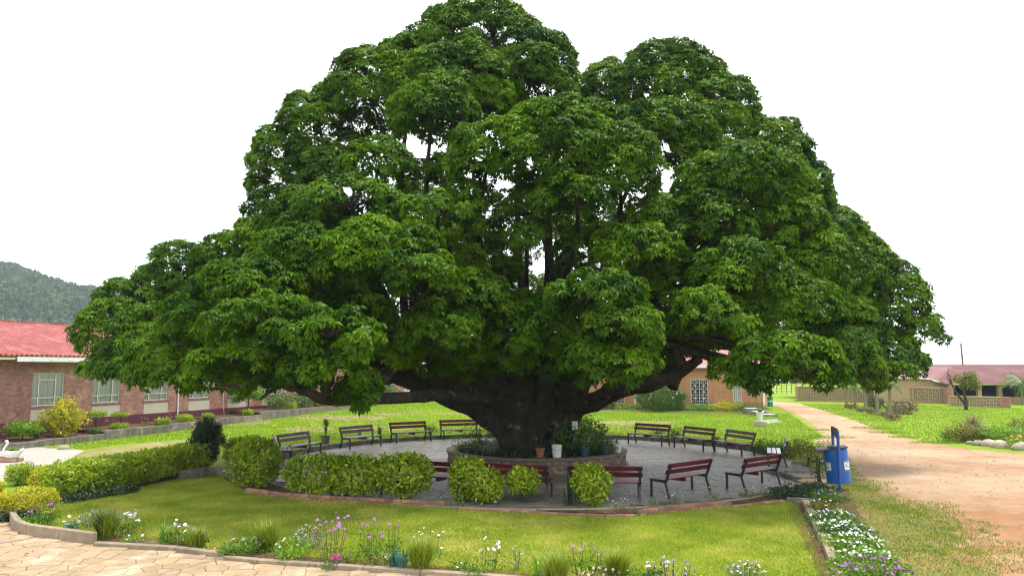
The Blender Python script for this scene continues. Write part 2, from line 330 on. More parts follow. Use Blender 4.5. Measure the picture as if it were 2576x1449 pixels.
def hill():
    us = np.linspace(-1.15, .15, 70); ds = np.linspace(260, 800, 40)
    U, D = np.meshgrid(us, ds)
    ridge_px = np.interp(U * FV + CXV, [-900, -300, 0, 60, 120, 180, 250, 420, 700, 1000, 1600], [640, 660, 690, 700, 716, 728, 742, 790, 850, 890, 925])
    top = CAM_H + (HORV - ridge_px) / FV * 600
    s = sst((D - 270) / 330.) * np.where(D > 610, 1 - .35 * sst((D - 610) / 190), 1)
    Z = top * s + 3.0 * np.sin(U * 23 + D * .021) * s - 1.
    V = np.stack([U * D, D, Z], -1); nx = len(us)
    F = [(j * nx + i, j * nx + i + 1, (j + 1) * nx + i + 1, (j + 1) * nx + i) for j in range(len(ds) - 1) for i in range(nx - 1)]
    me = bpy.data.meshes.new('hill'); me.from_pydata(V.reshape(-1, 3).tolist(), [], F); me.materials.append(mat('hill_ground', (.06, .10, .03), (.035, .065, .02), scale=.05, rough=.95))
    me.polygons.foreach_set('use_smooth', [True] * len(me.polygons)); link('hill', me, None, 'structure')
    n = 5200; fi = rng.random(n) * (len(us) - 1.01); fj = (rng.random(n) ** .8) * (len(ds) * .68)
    i0 = fi.astype(int); j0 = fj.astype(int)
    base = V[j0, i0] * 0 + V[j0, i0] + (V[j0, np.minimum(i0 + 1, nx - 1)] - V[j0, i0]) * (fi - i0)[:, None] + (V[np.minimum(j0 + 1, len(ds) - 1), i0] - V[j0, i0]) * (fj - j0)[:, None]
    k = 26; tr = rng.uniform(2.6, 5.2, n); off = rdir(n * k).reshape(n, k, 3); off[..., 2] = np.abs(off[..., 2]) * .55
    P = base[:, None] + off * tr[:, None, None] + np.array([0, 0, 1])[None, None] * (tr * .75)[:, None, None]
    N = nrm(off + rng.normal(size=off.shape) * .35); D_ = rdir(n * k).reshape(n, k, 3)
    rn = np.clip(rng.random(n)[:, None] * .7 + rng.random((n, k)) * .3, 0, 1)
    V4 = leaves(P.reshape(-1, 3), D_.reshape(-1, 3), N.reshape(-1, 3), 2.6, 2.2, .1)
    o = link('hillside_forest', np_mesh('hillside_forest', V4, 4, 'hill_leaf', rn.ravel()), None, 'stuff')
    tag(o, 'hazy green forest covering the hill behind the long red-roofed building', 'forest')
hill()
def treeline():
    n = 200; x = rng.uniform(-45, 80, n); y = rng.uniform(165, 205, n); r = rng.uniform(1.4, 2.4, n); k = 46
    off = rdir(n * k).reshape(n, k, 3); P = np.stack([x, y, r * 1.05], -1)[:, None] + off * r[:, None, None] * [1.3, 1.3, .95]
    rn = np.clip(rng.random(n)[:, None] * .6 + rng.random((n, k)) * .3, 0, 1)
    V4 = leaves(P.reshape(-1, 3), rdir(n * k), nrm(off.reshape(-1, 3) + rdir(n * k) * .4), 1.3, 1.0, .1)
    o = link('distant_treeline', np_mesh('distant_treeline', V4, 4, 'hill_leaf', rn.ravel()), None, 'stuff')
    tag(o, 'low dark green belt of trees beyond the sports field', 'trees')
treeline()

# ---- earth, road, paths and lawns, each a sheet a few millimetres above the one below
road_px = [(2480, 1449), (2374, 1314), (2277, 1270), (2190, 1232), (2150, 1205), (2132, 1165), (2090, 1135), (2048, 1112), (2076, 1098), (2060, 1080), (2020, 1054), (1975, 1030), (1938, 1017),
           (1900, 1008), (1900, 1003), (1946, 1009), (2015, 1016), (2114, 1045), (2166, 1063), (2205, 1079), (2270, 1102), (2348, 1116), (2426, 1128), (2576, 1141)]
road = [tuple(G(*p))[:2] for p in road_px] + [(60, 33), (60, 5), (11, 5)]
sheet('dirt_road', rough_poly(road, .32, .17, 3), .008, 'dirt')
verge_px = [(2112, 1449), (2040, 1290), (2010, 1255), (2060, 1235), (2100, 1215), (2175, 1200), (2215, 1228), (2310, 1266), (2410, 1308), (2530, 1449)]
verge = [tuple(G(*p))[:2] for p in verge_px] + [(12, 5), (5, 5)]
sheet('grass_verge', rough_poly(verge, .45, .06, 4), .004, 'verge')
drive2 = [tuple(G(*p))[:2] for p in [(-300, 1112), (0, 1119), (110, 1126), (217, 1133), (153, 1167), (88, 1178), (0, 1216), (-300, 1300)]]
sheet('grey_driveway', rough_poly(drive2, .8, .04, 5), .008, 'tar')
bare = [tuple(G(*p))[:2] for p in [(88, 1178), (153, 1167), (217, 1133), (300, 1122), (400, 1112), (480, 1107), (560, 1112), (560, 1122), (480, 1126), (380, 1140), (280, 1160), (170, 1190), (60, 1215)]]
sheet('bare_earth', rough_poly(bare, .5, .09, 6), .005, 'sand')
for i, (x, y, w, h) in enumerate([(610, 1062, 75, 9), (860, 1052, 120, 8), (1000, 1042, 60, 4), (1560, 1064, 150, 6), (780, 1080, 60, 7), (950, 1078, 90, 6)]):
    pl = [tuple(G(x + w * math.cos(a), y + h * math.sin(a)))[:2] for a in np.linspace(0, 2 * math.pi, 20)[:-1]]
    sheet('bare_earth', rough_poly(pl, .4, .22, 20 + i), .012, 'sand')

# ---- voronoi flagstones
def clip(poly, p, n):
    out = []
    for i in range(len(poly)):
        a, b = poly[i], poly[(i + 1) % len(poly)]; da = (a[0] - p[0]) * n[0] + (a[1] - p[1]) * n[1]; db = (b[0] - p[0]) * n[0] + (b[1] - p[1]) * n[1]
        if da <= 0: out.append(a)
        if (da < 0) != (db < 0) and abs(da - db) > 1e-9:
            t = da / (da - db); out.append((a[0] + (b[0] - a[0]) * t, a[1] + (b[1] - a[1]) * t))
    return out
def cells(x0, x1, y0, y1, s, keep, seed, gap):
    r = np.random.default_rng(seed); gx, gy = int((x1 - x0) / s) + 1, int((y1 - y0) / s) + 1
    P = np.array([[(x0 + (i + .5 + r.uniform(-.42, .42)) * s, y0 + (j + .5 + r.uniform(-.42, .42)) * s) for i in range(gx)] for j in range(gy)])
    out = []
    for j in range(gy):
        for i in range(gx):
            p = P[j, i]
            if not keep(p[0], p[1]): continue
            poly = [(p[0] - s, p[1] - s), (p[0] + s, p[1] - s), (p[0] + s, p[1] + s), (p[0] - s, p[1] + s)]
            for dj in (-2, -1, 0, 1, 2):
                for di in (-2, -1, 0, 1, 2):
                    if (di or dj) and 0 <= i + di < gx and 0 <= j + dj < gy:
                        q = P[j + dj, i + di]; d = q - p; L = np.linalg.norm(d)
                        if L < 1e-6: continue
                        m = (p + q) / 2 - d / L * gap; poly = clip(poly, m, d)
                        if len(poly) < 3: break
                if len(poly) < 3: break
            if len(poly) >= 3: out.append((p, poly))
    return out
def paving(parent, cl, z, m, far=300):
    cl = sorted(cl, key=lambda c: c[0][0] ** 2 + c[0][1] ** 2); rest = MB()
    for i, (p, poly) in enumerate(cl):
        dz = random.uniform(0, .006)
        if i < far:
            ins = [((x - p[0]) * .982 , (y - p[1]) * .982) for x, y in poly]; n = len(poly)
            mb = MB(); base = [(x - p[0], y - p[1], -.02) for x, y in poly]; mid = [(x - p[0], y - p[1], .008 + dz) for x, y in poly]; top = [(x, y, .014 + dz) for x, y in ins]
            mb.add(base + mid + top, [(k, (k + 1) % n, n + (k + 1) % n, n + k) for k in range(n)] + [(n + k, n + (k + 1) % n, 2 * n + (k + 1) % n, 2 * n + k) for k in range(n)] + [tuple(range(2 * n, 3 * n))])
            o = mb.build('flagstone', m, parent); o.location = (p[0], p[1], z)
        else:
            rest.prism(poly, z - .02, z + .010 + dz)
    if rest.v: rest.build('flagstones', m, parent, 'stuff')
circ = [(PC.x + PR * math.cos(a), PC.y + PR * math.sin(a)) for a in np.linspace(0, 2 * math.pi, 97)[:-1]]
pat = sheet('patio', circ, .012, 'patio_joint', lift=False)
paving(pat, cells(PC.x - PR, PC.x + PR, PC.y - PR, PC.y + PR, .40, lambda x, y: (x - PC.x) ** 2 + (y - PC.y) ** 2 < (PR - .22) ** 2 and (x - QC.x) ** 2 + (y - QC.y) ** 2 > (QR - .1) ** 2, 5, .007), .016, 'patio')
kerb_front = [G(*p) for p in [(-60, 1290), (0, 1300), (30, 1313), (46, 1338), (72, 1347), (238, 1370), (426, 1384), (560, 1400), (651, 1416), (916, 1436), (1209, 1456), (1500, 1480)]]
fore = [(p.x, p.y) for p in kerb_front] + [(4, 8), (-14, 8)]
fo = sheet('paved_forecourt', fore, .006, 'flag_joint', lift=False)
paving(fo, cells(-13, 2, 10.8, 16.6, .34, lambda x, y: inpoly(np.array([x]), np.array([y + .12]), fore)[0] and inpoly(np.array([x]), np.array([y]), fore)[0], 9, .006), .010, 'flag')
lawn_px = [(76, 1345), (238, 1352), (420, 1365), (560, 1385), (660, 1398), (920, 1420), (1209, 1440), (1500, 1470), (2090, 1470), (2050, 1380), (2010, 1275), (1975, 1262), (1838, 1274), (1748, 1281), (1620, 1298), (1530, 1299), (1430, 1296), (1326, 1290), (1130, 1280), (1024, 1274), (862, 1265), (700, 1254), (624, 1242), (560, 1205), (450, 1206), (330, 1232), (160, 1262), (120, 1300)]
lawn = [tuple(G(*p))[:2] for p in lawn_px]
sheet('front_lawn', rough_poly(lawn, .5, .03, 8), .018, 'lawn', lift=False)
bed_px = [(624, 1236), (700, 1248), (862, 1258), (1024, 1267), (1130, 1274), (1326, 1284), (1430, 1290), (1530, 1294), (1620, 1292), (1748, 1276), (1838, 1269), (1976, 1258), (2010, 1262), (2060, 1235), (2010, 1215)]
sheet('soil_bed', [tuple(G(*p))[:2] for p in bed_px] + [(PC.x + (PR - .02) * math.cos(a), PC.y + (PR - .02) * math.sin(a)) for a in np.linspace(R(-40), R(-150), 30)] + [tuple(G(585, 1185))[:2], tuple(G(560, 1205))[:2]], .026, 'soil', lift=False)
sheet('soil_bed', [tuple(G(*p))[:2] for p in [(40, 1325), (60, 1341), (238, 1364), (426, 1378), (560, 1394), (651, 1411), (916, 1431), (1209, 1450), (1500, 1478), (1500, 1462), (1209, 1434), (916, 1414), (660, 1392), (560, 1380), (420, 1360), (238, 1345), (100, 1335), (60, 1310)]], .024, 'soil', lift=False)
sheet('soil_bed', rough_poly([tuple(G(*p))[:2] for p in [(1980, 1266), (2022, 1266), (2108, 1449), (2115, 1470), (2072, 1470), (2060, 1449), (2030, 1380)]], .4, .03, 10), .022, 'soil', lift=False)
sheet('soil_bed', rough_poly([tuple(G(*p))[:2] for p in [(2030, 1264), (2110, 1240), (2140, 1240), (2165, 1290), (2200, 1360), (2250, 1449), (2255, 1475), (2122, 1475)]], .4, .05, 11), .016, 'soil', lift=False)
sheet('soil_bed', [tuple(G(*p))[:2] for p in [(100, 1268), (160, 1256), (330, 1228), (450, 1203), (590, 1192), (590, 1180), (440, 1180), (280, 1190), (40, 1240), (0, 1296), (40, 1310)]], .020, 'soil', lift=False)

mb = MB()
for a, b in (((558, 1404), (270, 1475)), ((76, 1354), (-40, 1372))):
    p, q = on_z(*a, .02), on_z(*b, .02); mb.bar(p, q, .13, .018)
mb.build('cement_strip', 'concrete', fo)
# ---- kerbs and edgings
def kerb(name, pts, w, h, m, label, z0=-.05, follow=False):
    """a run of cast kerb stones, each its own part"""
    p0 = pts[0]; t = thing(name, label, 'kerb', (p0.x, p0.y, 0))
    for a, b in zip(pts[:-1], pts[1:]):
        d = b - a; n = max(1, round(d.length / 1.15))
        for k in range(n):
            p, q = a + d * (k / n) - p0, a + d * ((k + 1) / n) - p0
            if follow: pass
            else: p.z = q.z = 0
            g = (q - p).normalized() * .006
            mb = MB().bar(p + g + Vector((0, 0, (h + z0) / 2)), q - g + Vector((0, 0, (h + z0) / 2)), w, h - z0)
            mb.build('kerb_stone', m, t, bevel=.012)
    return t
def k3(l): return [Vector((p.x, p.y, 0)) for p in (G(*q) for q in l)]
kerb('concrete_kerb', k3([(-60, 1284), (0, 1298), (30, 1312), (44, 1334), (72, 1345), (238, 1368)]), .12, .22, 'concrete', 'tall curving concrete kerb at the corner of the paved forecourt')
kerb('concrete_kerb', k3([(239, 1374), (426, 1384), (558, 1400)]), .14, .09, 'concrete', 'low concrete kerb between white daisies and the paved forecourt')
kerb('concrete_kerb', k3([(566, 1410), (651, 1418), (916, 1436), (1209, 1456), (1500, 1480)]), .13, .09, 'concrete', 'low concrete kerb below the purple flowers and grass tufts')
kerb('concrete_edging', k3([(2026, 1270), (2072, 1366)]), .17, .14, 'concrete', 'concrete edging beam beside the white daisy bed, half towards the blue drum')
kerb('concrete_edging', k3([(2078, 1374), (2118, 1470)]), .17, .14, 'concrete', 'concrete edging beam beside the purple end of the daisy bed')
kerb('concrete_kerb', k3([(1978, 1262), (2062, 1266)]), .12, .12, 'old_concrete', 'short weathered kerb between the brick edging and the daisy bed')
kerb('concrete_kerb', k3([(448, 1206), (520, 1196), (590, 1192)]), .16, .26, 'old_concrete', 'dark weathered kerb below the dark cone-shaped bush')
far_arc = [Vector((PC.x + (PR + .08) * math.cos(a), PC.y + (PR + .08) * math.sin(a), 0)) for a in np.linspace(R(8), R(205), 26)]
kerb('patio_kerb', far_arc, .16, .20, 'old_concrete', 'low curved concrete kerb round the far side of the patio')
kerb('patio_kerb', [Vector((PC.x + (PR + .05) * math.cos(a), PC.y + (PR + .05) * math.sin(a), 0)) for a in np.linspace(R(-42), R(-148), 16)], .10, .05, 'concrete', 'thin pale kerb flush with the near edge of the patio')

def brick_edging(name, px, courses, label):
    pts = k3(px); t = thing(name, label, 'edging', (pts[0].x, pts[0].y, 0)); o0 = pts[0]
    proto = MB().box((0, 0, 0), (.212, .10, .074)).mesh('brick', 'edge_brick', bevel=.007)
    back = MB()
    for a, b in zip(pts[:-1], pts[1:]): back.bar(a - o0 + Vector((0, 0, courses * .042 - .03)), b - o0 + Vector((0, 0, courses * .042 - .03)), .085, courses * .084)
    back.build('mortar_bed', 'mortar', t)
    seg = []; acc = 0
    for a, b in zip(pts[:-1], pts[1:]): L = (b - a).length; seg.append((a, b, acc, L)); acc += L
    for c in range(courses):
        s = .11 + (c % 2) * .11
        while s < acc - .1:
            for a, b, st, L in seg:
                if st <= s <= st + L:
                    p = a + (b - a) * ((s - st) / L) - o0; ang = math.atan2(b.y - a.y, b.x - a.x)
                    o = link('brick', proto, t); o.location = (p.x + random.uniform(-.004, .004), p.y + random.uniform(-.008, .008), .036 + c * .084 + random.uniform(-.004, .004))
                    o.rotation_euler = (random.uniform(-.03, .03), random.uniform(-.02, .02), ang + random.uniform(-.03, .03)); break
            s += .222
    return t
brick_edging('brick_edging', [(618, 1240), (700, 1253), (862, 1264), (1024, 1273), (1122, 1277)], 2, 'two-course brick edging below the long yellow-green hedge')
brick_edging('brick_edging', [(1131, 1282), (1249, 1289), (1326, 1292), (1429, 1298), (1530, 1302), (1603, 1301)], 1, 'single-course brick edging below the round clipped shrubs')
brick_edging('brick_edging', [(1606, 1299), (1680, 1290), (1748, 1283), (1838, 1276)], 2, 'two-course brick edging below small white flowers behind the benches')
brick_edging('brick_edging', [(1842, 1279), (1910, 1270), (1976, 1263)], 1, 'single-course brick edging ending at the concrete edging beam')

# ================================================================ BUILDINGS
def wall_mesh(x0, x1, z0, z1, holes, th=.23):
    xs = sorted({x0, x1, *[h[0] for h in holes], *[h[1] for h in holes]}); zs = sorted({z0, z1, *[h[2] for h in holes], *[h[3] for h in holes]})
    mb = MB()
    for a, b in zip(xs[:-1], xs[1:]):
        run = None
        for c, d in zip(zs[:-1], zs[1:]):
            solid = not any(h[0] <= a and b <= h[1] and h[2] <= c and d <= h[3] for h in holes)
            if solid: run = (run[0], d) if run else (c, d)
            if (not solid or d == zs[-1]) and run:
                mb.box(((a + b) / 2, th / 2, (run[0] + run[1]) / 2), (b - a, th, run[1] - run[0])); run = None
    return mb
def bricks(parent, x0, x1, z0, z1, holes, m, single=0, near=0., bl=.22, bh=.073, j=.011, key=None):
    """stretcher bond, each brick proud of its joint; the nearest ones are parts of their own"""
    rows = []; nz = int((z1 - z0) / (bh + j))
    for r in range(nz):
        z = z0 + r * (bh + j) + j / 2; x = x0 - (bl / 2 if r % 2 else 0)
        while x < x1:
            a, b = max(x, x0), min(x + bl, x1); x += bl + j
            for h in holes:
                if h[2] < z + bh * .9 and z + bh * .1 < h[3]:
                    if a < h[0] < b: b = h[0]
                    elif a < h[1] < b: a = h[1]
                    elif a >= h[0] and b <= h[1]: a = b = 0
            if b - a > .03: rows.append((a, b, z))
    rows.sort(key=key or (lambda q: abs(q[0] - near)))
    protos = {}
    for a, b, z in rows[:single]:
        w = round(b - a, 2)
        if w not in protos: protos[w] = MB().box((0, 0, 0), (w, .02, bh)).mesh('brick', m, bevel=.003)
        o = link('brick', protos[w], parent); o.location = ((a + b) / 2, -.002, z + bh / 2)
    V = []; r_ = []
    for a, b, z in rows[single:]:
        y = -.008 - random.random() * .004; c = z + bh; e = .003
        f = [(a + e, y, z + e), (b - e, y, z + e), (b - e, y, c - e), (a + e, y, c - e)]; g = [(a, .001, z), (b, .001, z), (b, .001, c), (a, .001, c)]
        V += f; q = random.random(); r_.append(q)
        for i in range(4): V += [g[i], g[(i + 1) % 4], f[(i + 1) % 4], f[i]]; r_.append(q)
    if V: link('brick_courses', np_mesh('brick_courses', np.array(V), 4, m, r_), parent, 'stuff')
def brickmat_rnd(m, amt):
    """let the joined courses vary brick by brick as well"""
    t = M[m].node_tree; b = t.nodes['Principled BSDF']; src = b.inputs['Base Color'].links[0].from_socket
    a = _n(t, 'ShaderNodeAttribute', attribute_name='rnd'); mr = _n(t, 'ShaderNodeMapRange'); mr.inputs[3].default_value = 1 - amt; mr.inputs[4].default_value = 1 + amt * .6
    t.links.new(a.outputs['Fac'], mr.inputs[0]); hs = _n(t, 'ShaderNodeHueSaturation'); t.links.new(mr.outputs[0], hs.inputs['Value']); t.links.new(src, hs.inputs['Color']); t.links.new(hs.outputs[0], b.inputs['Base Color'])
brickmat_rnd('red_brick', .28); brickmat_rnd('salmon_brick', .14); brickmat_rnd('tan_brick', .15)
def corrugated(name, x0, x1, y0, z0, y1, z1, m, parent, pitch=.19, dep=.035):
    prof = []; x = x0
    while x < x1: prof += [(x, 0), (x + pitch * .45, 0), (x + pitch * .55, dep), (x + pitch * .9, dep)]; x += pitch
    vs_ = [(p, y0, z0 + h) for p, h in prof] + [(p, y1, z1 + h) for p, h in prof]; n = len(prof)
    mb = MB().add(vs_, [(i, i + 1, n + i + 1, n + i) for i in range(n - 1)]); return mb.build(name, m, parent)

def window_open(parent, x, z, w, h, cols, rows_of, depth=.10, curtain=True, fr=.035, mframe='white_paint'):
    """steel window: frame mesh with each pane and the curtain below it"""
    mb = MB(); y = depth
    for a, b in (((0, 0), (w, 0)), ((0, h), (w, h))): mb.box(((a[0] + b[0]) / 2, y, a[1] + (fr / 2 if a[1] == 0 else -fr / 2)), (w, .05, fr))
    for xx in cols: mb.box((min(max(xx, fr / 2), w - fr / 2), y, h / 2), (fr, .046, h - 2 * fr))
    for i, zs in enumerate(rows_of):
        for zz in zs[1:-1]: mb.box(((cols[i] + cols[i + 1]) / 2, y, zz), (cols[i + 1] - cols[i] - fr, .042, fr))
    f = mb.build('window', mframe, parent); f.location = (x, 0, z)
    for i, zs in enumerate(rows_of):
        for c, d in zip(zs[:-1], zs[1:]):
            g = MB().box(((cols[i] + cols[i + 1]) / 2, y + .004, (c + d) / 2), (cols[i + 1] - cols[i] - fr * .9, .006, d - c - fr * .9)); g.build('pane', 'glass', f)
    if curtain:
        n = 60; vs_ = []
        for k in range(n + 1):
            xx = .02 + (w - .04) * k / n; yy = y + .045 + .016 * math.sin(k * 1.9) + .012 * math.sin(k * .7)
            vs_ += [(xx, yy, .03), (xx, yy, h - .02)]
        MB().add(vs_, [(2 * k, 2 * k + 2, 2 * k + 3, 2 * k + 1) for k in range(n)]).build('curtain', 'curtain', f)
    return f

def long_building():
    e = Vector((.368, 1, 0)).normalized(); rz = math.atan2(e.y, e.x)
    O = Vector((-22.4, 34.4, 0)); t = thing('brick_building', 'long red-brick building with red corrugated roof and curtained white windows', 'building', O, rz)
    L0, L1 = -7., 44.; DPC = .93; EAVE = 3.86; bay = 3.25; x0 = .81 * 1.0656
    ws = [x0 + bay * k for k in range(-2, 13)]; ww, wz0, wz1 = 1.62, 1.64, 3.14
    holes = [(x, x + ww, wz0, wz1) for x in ws]
    wall_mesh(L0, L1, DPC, EAVE, holes).build('wall', 'brick_joint', t)
    panels = [(x - .04, x + ww + .04, DPC, 1.50) for x in ws]
    bricks(t, L0, L1, DPC + .002, EAVE - .02, holes + panels, 'red_brick', 300, key=lambda q: abs(q[0] - .1) + (6 if q[0] < -1.2 else 0))
    MB().box(((L0 + L1) / 2, .10, (DPC - .6) / 2 + .005), (L1 - L0, .27, DPC + .6)).build('plinth', 'plinth', t)
    for x in ws:
        MB().box((x + ww / 2, .0, (DPC + 1.50) / 2 + .003), (ww + .06, .05, 1.50 - DPC - .01)).build('cream_panel', 'cream', t)
        MB().box((x + ww / 2, .04, 1.575), (ww + .10, .17, .125)).build('window_sill', 'red_brick', t)
    cols = [0, .34, 1.20, ww]; rws = [[0, .36, 1.5], [0, .36, 1.20, 1.5], [0, .36, 1.5]]
    proto = None
    for x in ws:
        if proto is None: proto = window_open(t, x, wz0, ww, 1.5, cols, rws, .07); continue
        c = proto.copy(); COL.objects.link(c); c.parent = t; c.location = (x, 0, wz0)
        for ch in proto.children: d = ch.copy(); COL.objects.link(d); d.parent = c
    MB().box(((L0 + L1) / 2, .75, 2.3), (L1 - L0 - .2, .02, 3.0)).build('inner_wall', 'cream', t)
    W_, RZ = 5., 5.75
    r = corrugated('roof', L0 - .6, L1 + .4, -.62, EAVE + .08, W_, RZ, 'red_roof', t, .24, .06)
    MB().add([(L0 - .6, W_, RZ + .03), (L1 + .4, W_, RZ + .03), (L1 + .4, 2 * W_ + .6, EAVE + .05), (L0 - .6, 2 * W_ + .6, EAVE + .05)], [(0, 1, 2, 3)]).build('back_roof', 'red_roof', t)
    MB().box(((L0 + L1) / 2, W_, RZ + .05), (L1 - L0 + 1, .28, .05)).build('ridge_cap', 'red_roof', r)
    MB().box(((L0 + L1) / 2, -.25, EAVE - .01), (L1 - L0, .62, .03)).build('soffit', 'cream', t)
    fa = MB().box((20.6, -.585, EAVE - .07), (42.0, .04, .22)); fa = fa.build('gutter_board', 'white_paint', t)
    fb = MB().box((-4., -.585, EAVE - .05), (7.0, .03, .10)).build('gutter_board', 'cream', t)
    for k in range(12):
        b = MB().lathe([(.035, 0), (.04, .02), (.02, .03)], 10); me = b.mesh('bracket', 'white_paint'); o = link('bracket', me, fa); o.location = (.35 + k * .92, -.605, EAVE - .07); o.rotation_euler = (R(90), 0, 0)
    for x in (ws[4] + ww + .75, ws[7] + ww + .7, ws[10] + ww + .7):
        MB().tube([(x, -.06, .3), (x, -.06, EAVE - .15)], .045, 8).build('downpipe', 'white_paint', t)
    MB().tube([(ws[6] - .25, -.03, .3), (ws[6] - .45, -.03, 1.2), (ws[6] - .4, -.03, 3.2)], .02, 6).build('cable_conduit', 'white_paint', t)
    MB().box((L1 - .1, W_, 2.2), (.2, 2 * W_, 4.4)).build('end_wall', 'red_brick', t)
    MB().box((L0 + .1, W_, 2.2), (.2, 2 * W_, 4.4)).build('end_wall', 'red_brick', t)
    # raised bed in front with stepped kerb
    n = Vector((e.y, -e.x, 0))
    def loc(x, y): return O + e * x - n * y
    steps = [(-7, -.4, .26), (-.4, 3.0, .26), (3.0, 7.0, .36), (7.0, 10.7, .34), (10.7, 14.2, .32), (14.2, 26., .26), (26., 38.5, .22)]
    global BED_STEPS; BED_STEPS = steps + [(38.5, 99., .22)]
    kt = thing('stepped_kerb', 'long stepped concrete kerb holding the bed in front of the long brick building', 'kerb', loc(-7, -2.15))
    vs_ = []; fs = []
    for a, b, h in steps:
        p, q = loc(a, -2.15), loc(b, -2.15); m_ = max(1, round((b - a) / 1.7))
        z = float(H(q.x, q.y)) + h
        for k in range(m_):
            u, v = p + (q - p) * (k / m_), p + (q - p) * ((k + 1) / m_); g = (v - u).normalized() * .006
            mz = Vector((0, 0, (z - .25) / 2)); MB().bar(u + g + mz - Vector(kt.location), v - g + mz - Vector(kt.location), .20, z + .25).build('kerb_stone', 'old_concrete', kt, bevel=.012)
        i = len(vs_); p2, q2 = loc(a, -.02), loc(b, -.02)
        vs_ += [(p.x, p.y, z - .05), (q.x, q.y, z - .05), (q2.x, q2.y, z + .02), (p2.x, p2.y, z + .02)] + [(w.x, w.y, -.3) for w in (p, q, q2, p2)]; fs += [(i, i + 1, i + 2, i + 3), (i, i + 3, i + 7, i + 4), (i + 1, i + 5, i + 6, i + 2)]
    me = bpy.data.meshes.new('raised_bed'); me.from_pydata(vs_, [], fs); me.materials.append(M['soil']); link('raised_bed', me, None, 'structure')
    return loc
lb = long_building()

def hall():
    e = Vector((.938, -.345, 0)).normalized(); rz = math.atan2(e.y, e.x); C = Vector((19.4, 59, 0))
    Lw = 21.; O = C - e * Lw
    t = thing('brick_hall', 'salmon-brick building with patterned burglar bars, standing behind the big tree', 'building', O, rz)
    E = 3.5; win = [(Lw - 12.05, Lw - 10.8), (Lw - 8.85, Lw - 7.6), (Lw - 5.5, Lw - 4.15), (Lw - 2.26, Lw - 1.62)]
    z0, z1 = .52, 2.5; holes = [(a, b, z0 if i < 3 else .55, z1 if i < 3 else 2.0) for i, (a, b) in enumerate(win)]
    wall_mesh(0, Lw, -.3, E, holes).build('wall', 'joint_light', t)
    bricks(t, 0, Lw, -.05, E - .02, holes, 'salmon_brick')
    for i, (a, b, c, d) in enumerate(holes):
        w, h = b - a, d - c
        f = window_open(t, a, c, w, h, [0, w / 2, w], [[0, h * .25, h], [0, h * .25, h]], .06, i == 3, .045)
        bars = MB()
        for k in range(5):
            x = .04 + (w - .08) * k / 4; bars.box((x, .015, h / 2), (.022, .02, h))
        nz = 8 if i < 3 else 5
        for k in range(nz + 1): bars.box((w / 2, .016, .03 + (h - .06) * k / nz), (w, .013, .014))
        if i < 3:
            for q in range(2):
                cx = w * (.25 + .5 * q)
                for k in range(4):
                    zz = h * (k + .5) / 4; s = w * .17; hz = h / 8
                    for (dx, dz, ex, ez) in ((-s, 0, 0, hz), (0, hz, s, 0), (s, 0, 0, -hz), (0, -hz, -s, 0)): bars.bar((cx + dx, .005, zz + dz), (cx + ex, .005, zz + ez), .024, .022, up=(0, 1, 0))
        bars.build('burglar_bars', 'white_paint', f)
        MB().box(((a + b) / 2, -.03, c - .09), (w + .2, .14, .12)).build('window_sill', 'salmon_brick', t)
    MB().box((Lw / 2, .7, E / 2), (Lw - .5, .02, E)).build('inner_wall', 'painted_shade', t)  # sheet coloured near-black to stand in for the unlit room
    MB().box((Lw / 2, -.012, .02), (Lw, .05, .05)).build('damp_course', 'joint_light', t)
    for x in (Lw - 9.95,): MB().box((x, -.06, 1.7), (.13, .10, 3.4)).build('downpipe', 'white_paint', t)
    MB().box((Lw + .03, -.05, 1.75), (.14, .12, 3.5)).build('downpipe', 'white_paint', t)
    corrugated('roof', -.5, Lw + .5, -.55, E + .05, 4.5, E + 1.7, 'pink_roof', t)
    MB().add([(-.5, 4.5, E + 1.72), (Lw + .5, 4.5, E + 1.72), (Lw + .5, 9.6, E + .05), (-.5, 9.6, E + .05)], [(0, 1, 2, 3)]).build('back_roof', 'pink_roof', t)
    MB().box((Lw / 2, -.55, E + .0), (Lw + 1, .05, .2)).build('fascia_board', 'white_paint', t)
    ga = MB().add([(Lw, .0, -.3), (Lw, 9., -.3), (Lw, 9., E), (Lw, 4.5, E + 1.65), (Lw, .0, E), (Lw - .2, .24, -.3), (Lw - .2, 9., -.3), (Lw - .2, 9., E), (Lw - .2, 4.5, E + 1.65), (Lw - .2, .24, E)], [(0, 1, 2, 3, 4), (9, 8, 7, 6, 5)]); ga.build('gable_wall', 'salmon_brick', t)
    MB().add([(0, 0, -.3), (0, 9., -.3), (0, 9., E), (0, 4.5, E + 1.65), (0, 0, E)], [(4, 3, 2, 1, 0)]).build('gable_wall', 'salmon_brick', t)
    # thin slab edge round its flower bed
    p = [O + e * s + Vector((-e.y, e.x, 0)) * (-2.2) for s in (2, Lw - .5)]
    kerb('bed_kerb', p, .12, .10, 'concrete', 'thin pale kerb of the flower bed in front of the salmon-brick hall')
    return O, e
HALL_O, HALL_E = hall()
def hall_at(s, y):
    """s metres from the right corner towards the left, y metres in front of the wall"""
    n = Vector((-HALL_E.y, HALL_E.x, 0)); return HALL_O + HALL_E * (21. - s) - n * y

